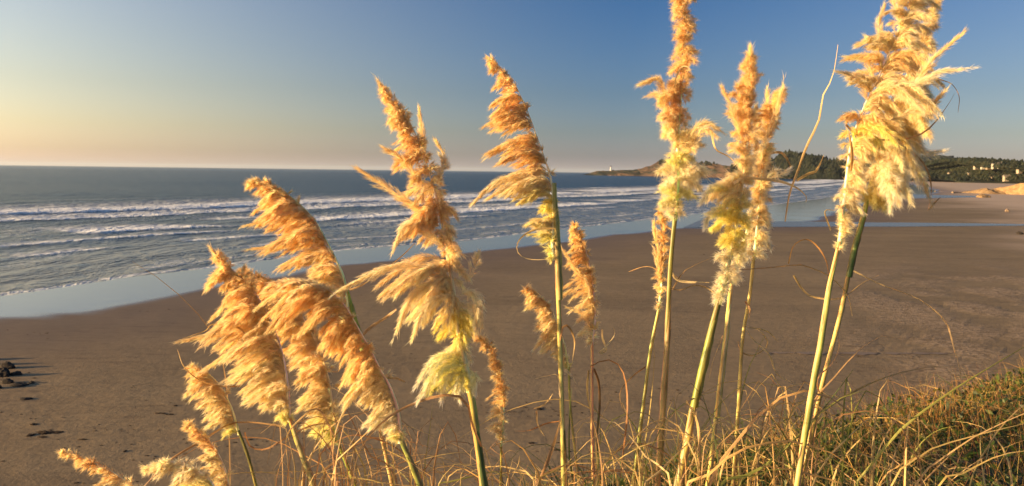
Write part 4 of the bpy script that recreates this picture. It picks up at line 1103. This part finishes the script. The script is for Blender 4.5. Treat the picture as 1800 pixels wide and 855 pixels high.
plume(2.97, 'tall pointed plume with bulging yellow fluffy balls on a thick green stem',
      [(1264, 536, 1256, 536, 1274, 530, 'c'), (1270, 510, 1250, 505, 1288, 505, 'c'), (1276, 480, 1250, 482, 1300, 480, 'c'), (1282, 455, 1252, 450, 1306, 455, 'c'), (1288, 430, 1246, 428, 1314, 430, 'y'), (1294, 400, 1238, 402, 1318, 405, 'y'), (1299, 372, 1236, 378, 1322, 372, 'y'), (1303, 345, 1234, 350, 1326, 342, 's'), (1306, 320, 1246, 330, 1330, 318, 's'),
       (1309, 295, 1290, 290, 1334, 292, 's'), (1312, 268, 1288, 262, 1336, 262, 'p'), (1315, 240, 1280, 232, 1334, 236, 'o'), (1318, 212, 1286, 196, 1332, 205, 'o'), (1320, 185, 1284, 168, 1332, 172, 'o'), (1321, 158, 1298, 145, 1330, 145, 'o'), (1321, 130, 1304, 122, 1328, 118, 'o'), (1319, 86, 1316, 96, 1322, 94, 'o')],
      [(1265, 526), (1245, 600), (1222, 700), (1206, 780), (1190, 855)], 6.0, 'stsgg', nb=130, w=7.5, bias=(1.0, 1.0), lift=.42, puff=.40, dens=1.0, depth=.5, hl=.95,
      extras=[([(1308, 260), (1294, 215), (1284, 185), (1273, 162)], 6, 'oo', -.02), ([(1312, 240), (1304, 200), (1300, 170), (1298, 155)], 6, 'oo', 0), ([(1290, 345), (1265, 330), (1245, 335), (1235, 352)], 9, 'yc', -.08), ([(1288, 385), (1262, 370), (1246, 378), (1240, 395)], 9, 'yc', -.1), ([(1320, 180), (1324, 140), (1320, 90)], 6, 'oo', 0)],
      sheath=[(.0, .3, 7.5, 'gg'), (.22, .62, 7, 'ts')],
      leaves=[([(1289, 323), (1308, 314), (1343, 315), (1375, 320), (1403, 332), (1418, 347), (1416, 356)], 6.5, 'ww'), ([(1206, 705), (1216, 720), (1226, 745), (1230, 790), (1232, 860)], 5, 'sb'), ([(1293, 475), (1351, 471), (1400, 466), (1419, 469), (1458, 486), (1490, 520), (1498, 556)], 3.6, 'bs'),
              ([(1250, 230), (1258, 262), (1280, 275), (1300, 292)], 3.5, 'ss'), ([(1245, 720), (1230, 700), (1212, 705), (1204, 718)], 4, 'tb')])
plume(3.4, 'cream lower plume tucked behind the yellow fluffy one on a pale jointed stem',
      [(1286, 500, 1280, 498, 1294, 492, 'c'), (1294, 470, 1282, 465, 1308, 468, 'c'), (1303, 440, 1290, 435, 1330, 450, 'c'), (1312, 410, 1298, 400, 1348, 432, 'c'), (1320, 380, 1302, 370, 1350, 400, 's'), (1326, 350, 1308, 335, 1352, 370, 's'), (1330, 320, 1312, 300, 1352, 330, 'p'), (1332, 285, 1318, 270, 1348, 290, 'p'), (1332, 240, 1322, 232, 1342, 245, 'o'), (1330, 190, 1326, 195, 1334, 195, 'o')],
      [(1286, 495), (1272, 620), (1258, 740), (1245, 855)], 4.2, 'wsws', nb=76, w=8.5, bias=(.9, 1.1), lift=.3, puff=.45, hl=.95, sheath=[(.05, .4, 5.2, 'sw')],
      leaves=[([(1271, 590), (1262, 612), (1252, 640), (1246, 670)], 3.5, 'ts')])
plume(3.2, 'upright plume with a leaning spear shaped top just right of the tall pointed one',
      [(1325, 458, 1312, 452, 1345, 455, 'c'), (1328, 430, 1310, 425, 1348, 432, 's'), (1331, 400, 1312, 395, 1350, 402, 's'), (1334, 370, 1316, 360, 1352, 372, 's'), (1337, 340, 1318, 330, 1358, 345, 'p'), (1339, 310, 1320, 295, 1362, 312, 'p'), (1342, 282, 1322, 266, 1362, 275, 's'), (1345, 255, 1326, 238, 1364, 245, 's'), (1350, 228, 1330, 212, 1366, 215, 'o'), (1357, 203, 1342, 186, 1368, 190, 'o'), (1364, 182, 1352, 170, 1374, 168, 'o'), (1374, 159, 1368, 164, 1377, 160, 'o')],
      [(1325, 450), (1318, 520), (1305, 600), (1298, 720), (1288, 855)], 3.4, 'gsss', nb=82, w=7.5, bias=(1, 1), lift=.5, puff=.12, dens=1.0,
      extras=[([(1342, 230), (1346, 190), (1349, 157)], 5.5, 'oo', .03), ([(1345, 320), (1362, 300), (1370, 308), (1385, 300)], 7, 'pc', -.05), ([(1338, 300), (1340, 260), (1362, 210), (1374, 162)], 7, 'so', -.05)],
      leaves=[([(1347, 272), (1365, 268), (1378, 272), (1390, 296), (1378, 312), (1360, 310)], 4.5, 'ts'), ([(1314, 575), (1349, 583), (1368, 602)], 3, 'ss'), ([(1308, 575), (1320, 592), (1333, 606), (1353, 625), (1366, 658), (1401, 677)], 3.6, 'sw'),
              ([(1297, 600), (1303, 618), (1324, 625), (1349, 608), (1341, 587), (1325, 576)], 3.2, 'ts'), ([(1310, 530), (1318, 545), (1316, 562)], 4, 'bt')])
plume(2.8, 'biggest plume at upper right running off the top edge, on the left of two stems',
      [(1474, 440, 1468, 438, 1480, 434, 's'), (1478, 415, 1466, 408, 1494, 412, 's'), (1480, 385, 1466, 380, 1512, 392, 's'), (1484, 355, 1470, 352, 1518, 360, 'c'), (1487, 325, 1474, 322, 1520, 330, 's'), (1490, 295, 1476, 290, 1530, 300, 's'), (1494, 265, 1468, 262, 1560, 272, 's'), (1500, 240, 1466, 236, 1590, 262, 'y'),
       (1508, 215, 1474, 210, 1628, 236, 'o'), (1518, 190, 1488, 182, 1645, 205, 's'), (1530, 165, 1484, 138, 1655, 170, 's'), (1542, 140, 1478, 128, 1668, 140, 's'), (1552, 118, 1492, 104, 1655, 120, 'o'), (1562, 95, 1504, 82, 1640, 84, 's'), (1572, 72, 1520, 66, 1636, 62, 's'), (1582, 48, 1538, 36, 1642, 30, 's'), (1594, 22, 1550, 14, 1648, 8, 's'), (1606, -5, 1566, -15, 1654, -25, 's'), (1620, -40, 1590, -45, 1655, -55, 's'), (1640, -85, 1630, -80, 1650, -82, 's')],
      [(1476, 425), (1457, 505), (1442, 600), (1427, 680), (1400, 855)], 4.6, 'btssyy', nb=165, w=8.5, bias=(.85, 1.05), lift=.42, puff=.10, dens=1.0, depth=.42,
      extras=[([(1560, 165), (1610, 140), (1645, 100), (1679, 70)], 7, 'so', -.1), ([(1560, 180), (1610, 150), (1650, 128), (1691, 122)], 7, 'sc', -.12), ([(1530, 190), (1515, 150), (1500, 135), (1478, 127)], 6, 'os', -.03), ([(1540, 150), (1525, 110), (1515, 100), (1494, 100)], 6, 'os', 0),
              ([(1570, 110), (1548, 60), (1545, 40), (1552, 16)], 6, 'so', .05), ([(1560, 215), (1600, 195), (1630, 192), (1655, 167)], 7, 'so', -.1), ([(1550, 100), (1535, 80), (1522, 66)], 6, 'ss', 0), ([(1590, 50), (1572, 10), (1570, -20)], 6, 'ss', 0)],
      sheath=[(.0, .45, 5.6, 'ys'), (.3, .75, 5.4, 'ts')],
      leaves=[([(1587, 129), (1573, 137), (1567, 158), (1573, 182), (1595, 213)], 2.8, 'tb'), ([(1487, 219), (1506, 237), (1537, 245), (1582, 246), (1619, 236), (1643, 216), (1668, 182), (1678, 164)], 4, 'bt'), ([(1640, 136), (1658, 142), (1674, 149), (1686, 170), (1684, 198)], 2.8, 'tb'),
              ([(1496, 300), (1498, 270), (1492, 235), (1486, 222)], 5, 'oo'), ([(1380, 390), (1388, 340), (1403, 300), (1416, 262), (1440, 210), (1446, 170), (1464, 134), (1473, 79)], 4.5, 'ts'), ([(1386, 464), (1395, 432), (1418, 421), (1438, 435), (1453, 461), (1457, 490)], 3.6, 'ob'),
              ([(1460, 405), (1450, 372), (1468, 370)], 3, 'ws')])
plume(3.05, 'lower fluffy cream plume drooping to the right on the right of two stems',
      [(1527, 352, 1516, 356, 1540, 356, 'y'), (1529, 335, 1498, 345, 1560, 366, 'y'), (1532, 315, 1494, 325, 1570, 365, 'c'), (1536, 295, 1492, 305, 1600, 352, 'c'), (1540, 272, 1492, 282, 1630, 342, 's'), (1545, 250, 1496, 262, 1628, 312, 'c'), (1551, 228, 1505, 240, 1622, 282, 's'), (1560, 205, 1520, 215, 1640, 268, 's'), (1572, 180, 1540, 180, 1634, 235, 's'), (1586, 150, 1560, 145, 1636, 190, 's'), (1602, 115, 1582, 110, 1640, 135, 's'), (1622, 75, 1600, 70, 1640, 85, 's'), (1640, 30, 1625, 35, 1648, 30, 's'), (1655, -30, 1650, -25, 1660, -28, 's')],
      [(1526, 347), (1513, 395), (1500, 440), (1477, 555), (1447, 670), (1425, 770), (1406, 855)], 4.6, 'ysyysyg', nb=112, w=8.5, bias=(1.0, 1.0), lift=.40, puff=.30, dens=1.0, depth=.5,
      extras=[([(1560, 240), (1600, 245), (1625, 268), (1652, 266)], 7, 'sc', -.05), ([(1570, 270), (1605, 285), (1620, 310), (1633, 345)], 7, 'so', -.06), ([(1550, 290), (1585, 300), (1592, 330), (1600, 352)], 8, 'cs', -.12), ([(1545, 300), (1565, 315), (1568, 340), (1566, 368)], 8, 'cc', -.12)],
      sheath=[(.0, .18, 6, 'dg')],
      leaves=[([(1497, 475), (1550, 501), (1613, 525), (1661, 564), (1676, 610), (1688, 654), (1690, 700)], 4, 'wt'), ([(1600, 262), (1625, 290), (1636, 320), (1636, 350), (1630, 372)], 3.2, 'tb'), ([(1632, 370), (1642, 358), (1654, 346)], 4, 'sb'),
              ([(1395, 484), (1410, 508), (1429, 522), (1477, 525), (1516, 498), (1545, 484)], 4, 'st'), ([(1400, 318), (1420, 306), (1435, 300), (1449, 271)], 5, 'ss'), ([(1440, 690), (1437, 665), (1462, 640), (1475, 610), (1470, 580)], 3.2, 'bt')])

# ------------------------------------------------------------------ leafy tussocks at the feet of the canes
def tussock(x, y, label, traced, nrand, pal, Lr=(.45, 1.0), spread=.16, D=None, lean=-.2, arcs=()):
    z = float(zb(x, y))
    e = empty('leaf_tussock', (x, y, z), label, 'grass tussock', 'tussocks of long leaves on the dune')
    def rooted(pts, ww, ck, dd, **kw):
        q = np.array([(a[0], a[1]) for a in pts], float); m = len(q)
        W = PN(q, dd + np.cumsum(RNG.normal(0, .02, m)))
        if q[0, 1] < q[-1, 1] and q[-1, 1] > 850: W = W[::-1]
        if max(q[0, 1], q[-1, 1]) > 850:
            g0 = W[0] + (W[0] - W[1]) * .15; g0[2] = float(zb(g0[0], g0[1])) - .02; W = np.vstack([g0, W])
        ribbon3('leaf', W, ww * dd / FPX, ck, e, origin=e.location, n=20, **kw)
    for (pts, ww, ck, dd) in traced: rooted(pts, ww, ck, dd)
    for (n_, xa, xb, ya, yb, pal_) in arcs:
        for k in range(n_):
            x0 = RNG.uniform(xa, xb); top = RNG.uniform(ya, yb); run = RNG.normal(0, 75); dd = 3.0 + RNG.normal(0, .12)
            fall = RNG.uniform(.1, .9) * (870 - top)
            pts = [(x0, 872), (x0 + run * .25, 872 - (872 - top) * .62), (x0 + run * .75, top), (x0 + run * 1.35, top + fall * .22), (x0 + run * 1.75 + RNG.normal(0, 12), top + fall * .8)]
            rooted(pts, RNG.uniform(2.4, 5.2), pal_[int(RNG.integers(len(pal_)))], dd)
    for k in range(int(nrand * 1.35)):
        a = RNG.uniform(0, 2 * math.pi); L = RNG.uniform(*Lr)
        bx = x + RNG.normal(0, spread); by = y + RNG.normal(0, spread * .7)
        p = np.array([bx, by, float(zb(bx, by)) - .02]); hd = unit(np.array([math.cos(a) + lean, math.sin(a) * .7, 0]))
        th = abs(RNG.normal(.15, .14)); bend = RNG.uniform(.12, .50); pts = [p.copy()]
        wr = RNG.normal(0, .22)
        for s_ in range(7):
            th += bend * (.5 + s_ * .22)
            hd = unit(hd + np.array([-hd[1], hd[0], 0]) * wr)
            p = p + (hd * math.sin(th) + np.array([0, 0, math.cos(th)])) * L / 7
            pts.append(p.copy())
        ck = pal[int(RNG.integers(len(pal)))]
        ribbon3('leaf', pts, RNG.uniform(.0045, .011), ck, e, n=13, origin=e.location, tipw=.1)
D0 = 3.1
def gp(px, D):
    v = P(px, 855, D); return v.x, v.y
PAL = ['gs', 'ss', 'dg', 'tb', 'gg', 'st', 'bt', 'dd', 'ss', 'gt']
tussock(*gp(250, 3.0), 'sparse dry leaf tuft at the bottom left below the small plumes', [([(232, 460), (262, 478), (300, 505), (330, 535), (360, 566), (385, 610), (400, 700), (405, 880)], 4, 'tt', 3.3)], 3, ['ts', 'bt'], (.5, .8))
tussock(*gp(560, 3.1), 'tangle of brown leaves under the left part of the dense cluster', [([(590, 770), (560, 720), (530, 735), (505, 765), (503, 800)], 4, 'ts', 3.0), ([(430, 760), (440, 785), (470, 789), (520, 760), (570, 745), (640, 760)], 3.6, 'bt', 3.1)], 44, ['bt', 'ts', 'tb', 'bs', 'gs', 'tt'], (.75, 1.35), arcs=[(34, 480, 640, 720, 845, ['tb', 'bt', 'ts', 'tt', 'bb', 'gt'])])
tussock(*gp(690, 3.05), 'brown and straw leaves around the stems below the cream tuft', [([(760, 710), (758, 740), (752, 780), (745, 860)], 3.6, 'sg', 3.1), ([(600, 700), (650, 800), (700, 860)], 5, 'tb', 3.0), ([(620, 720), (640, 790), (655, 870)], 6, 'tt', 3.05), ([(560, 800), (620, 765), (700, 790), (750, 850)], 3.4, 'bb', 3.0)], 40, ['bt', 'ts', 'gs', 'tb', 'tt', 'gg'], (.7, 1.3), arcs=[(34, 590, 770, 730, 850, ['tb', 'bt', 'ts', 'tt', 'bb', 'gs'])])
tussock(*gp(905, 3.1), 'low arching straw and green leaves between the central plume and the long stem',
        [([(792, 857), (825, 831), (858, 821), (890, 821), (914, 831), (940, 860)], 4.5, 'ws', 3.0), ([(770, 870), (798, 848), (855, 831), (884, 833), (910, 860)], 5, 'gg', 3.0), ([(938, 719), (959, 710), (972, 692)], 3, 'ts', 3.1), ([(990, 740), (960, 745), (930, 757), (905, 758)], 3, 'bb', 3.15), ([(943, 722), (945, 746), (957, 767)], 4, 'ts', 3.1)], 34, PAL, (.45, .9), arcs=[(26, 780, 1020, 770, 855, ['ss', 'ts', 'so', 'gs', 'tb'])])
tussock(*gp(1040, 3.05), 'upright dark green leaves beside the long straight central stem', [([(1005, 683), (1001, 734), (1001, 809), (1010, 875)], 5.5, 'dd', 3.1), ([(1053, 880), (1052, 800), (1056, 760), (1050, 725), (1040, 705)], 5, 'dg', 3.1), ([(1135, 645), (1114, 660), (1093, 683), (1090, 704), (1105, 737), (1135, 751), (1160, 755)], 3.5, 'bs', 3.2),
        ([(1180, 860), (1140, 810), (1110, 770), (1080, 742), (1055, 740)], 6, 'sw', 2.9)], 38, PAL, (.4, .9))
tussock(*gp(1130, 3.2), 'mixed leaves around the feet of the thin pale stems', [([(1120, 870), (1140, 740), (1150, 640), (1148, 600)], 4, 'gy', 3.2)], 36, PAL, (.4, .9), arcs=[(40, 1010, 1230, 690, 840, PAL + ['so', 'ss', 'ts'])])
tussock(*gp(1215, 3.0), 'dense straw and green leaves around the thick green stem',
        [([(1130, 880), (1150, 840), (1216, 774), (1266, 737), (1316, 720), (1345, 722), (1372, 745)], 5, 'sw', 2.9), ([(1240, 880), (1300, 770), (1349, 716), (1391, 691), (1432, 689), (1480, 712), (1550, 765), (1623, 809), (1681, 848), (1700, 866)], 6, 'to', 2.85),
         ([(1200, 880), (1240, 840), (1287, 799), (1333, 782), (1391, 776), (1432, 786), (1480, 807), (1545, 865)], 5.5, 'so', 2.8)], 50, PAL, (.5, .95), .2, arcs=[(44, 1180, 1420, 660, 830, PAL + ['so', 'ss', 'ts'])])
tussock(*gp(1300, 3.1), 'tall thin green and brown leaves between the paired stems', [([(1300, 870), (1296, 760), (1312, 660), (1345, 590)], 4, 'dg', 3.2), ([(1330, 880), (1336, 780), (1350, 700), (1372, 640)], 4, 'bt', 3.3), ([(1320, 880), (1350, 800), (1376, 720), (1372, 690), (1350, 660), (1330, 655)], 4, 'db', 3.2)], 40, PAL, (.4, .85))
tussock(*gp(1395, 3.0), 'wide arching green and bronze leaves at the feet of the two right stems',
        [([(1400, 840), (1424, 746), (1475, 704), (1545, 668), (1613, 649), (1671, 644), (1720, 656), (1756, 682)], 4.5, 'dt', 3.0), ([(1390, 860), (1419, 726), (1467, 663), (1516, 610), (1560, 588), (1589, 600), (1586, 629)], 4, 'bt', 3.05), ([(1380, 690), (1360, 705), (1348, 730), (1340, 760)], 3.5, 'sw', 3.0),
         ([(1250, 880), (1330, 830), (1400, 770), (1450, 720), (1500, 690), (1550, 690)], 7, 'dg', 2.9), ([(1290, 880), (1370, 800), (1430, 740), (1470, 690), (1500, 650)], 6, 'dd', 3.0)], 60, PAL, (.5, 1.0), .2, arcs=[(36, 1380, 1620, 660, 830, PAL + ['so', 'ss', 'so'])])
tussock(*gp(1520, 3.1), 'crossing green blades and a long orange leaf in the right foreground',
        [([(1812, 603), (1720, 658), (1652, 702), (1584, 755), (1530, 820), (1500, 880)][::-1], 6, 'gg', 2.9), ([(1420, 880), (1500, 760), (1560, 722), (1640, 702), (1720, 708), (1790, 730)], 4.5, 'sw', 2.9), ([(1560, 880), (1620, 800), (1700, 770), (1800, 745)], 5, 'ds', 2.8), ([(1400, 800), (1480, 730), (1560, 730), (1600, 780), (1620, 860)], 4.5, 'tb', 2.85)], 85, PAL + ['so', 'gs', 'dd', 'dg'], (.5, 1.1), .24)
tussock(*gp(1640, 3.2), 'crossing straw and green blades near the lower right corner', [([(1600, 880), (1680, 790), (1760, 745), (1830, 715)], 5, 'st', 2.9), ([(1640, 880), (1700, 830), (1760, 800), (1830, 790)], 5.5, 'gs', 2.8)], 85, PAL + ['so', 'gs', 'dd', 'dg'], (.5, 1.1), .24)
tussock(*gp(1760, 3.3), 'long green and straw blades filling the lower right corner', [([(1700, 880), (1740, 780), (1790, 720), (1840, 690)], 5, 'gt', 3.0)], 80, PAL + ['so', 'gs', 'dd', 'dg'], (.5, 1.1), .26)
tussock(*gp(1340, 3.9), 'clump of dark grass behind the paired stems on the dune edge', [], 40, PAL, (.4, .9), .3)
tussock(*gp(1480, 4.4), 'clump of dark grass on the dune edge right of the two right stems', [], 40, PAL, (.3, .7), .35)
tussock(*gp(1690, 5.2), 'clump of bronze tipped grass on the crest of the dune at the right', [], 40, PAL, (.3, .6), .4)

# ------------------------------------------------------------------ thin sea haze
def haze():
    m = bpy.data.materials.new('sea_haze'); m.use_nodes = True; nt = m.node_tree; nt.nodes.clear()
    out = nt.nodes.new('ShaderNodeOutputMaterial'); v = nt.nodes.new('ShaderNodeVolumePrincipled')
    v.inputs['Color'].default_value = (.70, .84, 1.0, 1); v.inputs['Density'].default_value = HAZE; v.inputs['Anisotropy'].default_value = .2
    nt.links.new(v.outputs[0], out.inputs['Volume'])
    o = boxes_obj('haze', [(-160000, -32000, -12, 160000, 80000, 240)], m)
    tag(o, 'thin pale sea haze lying over the whole bay', 'haze', kind='stuff')
HAZE = 1.4e-5
haze()
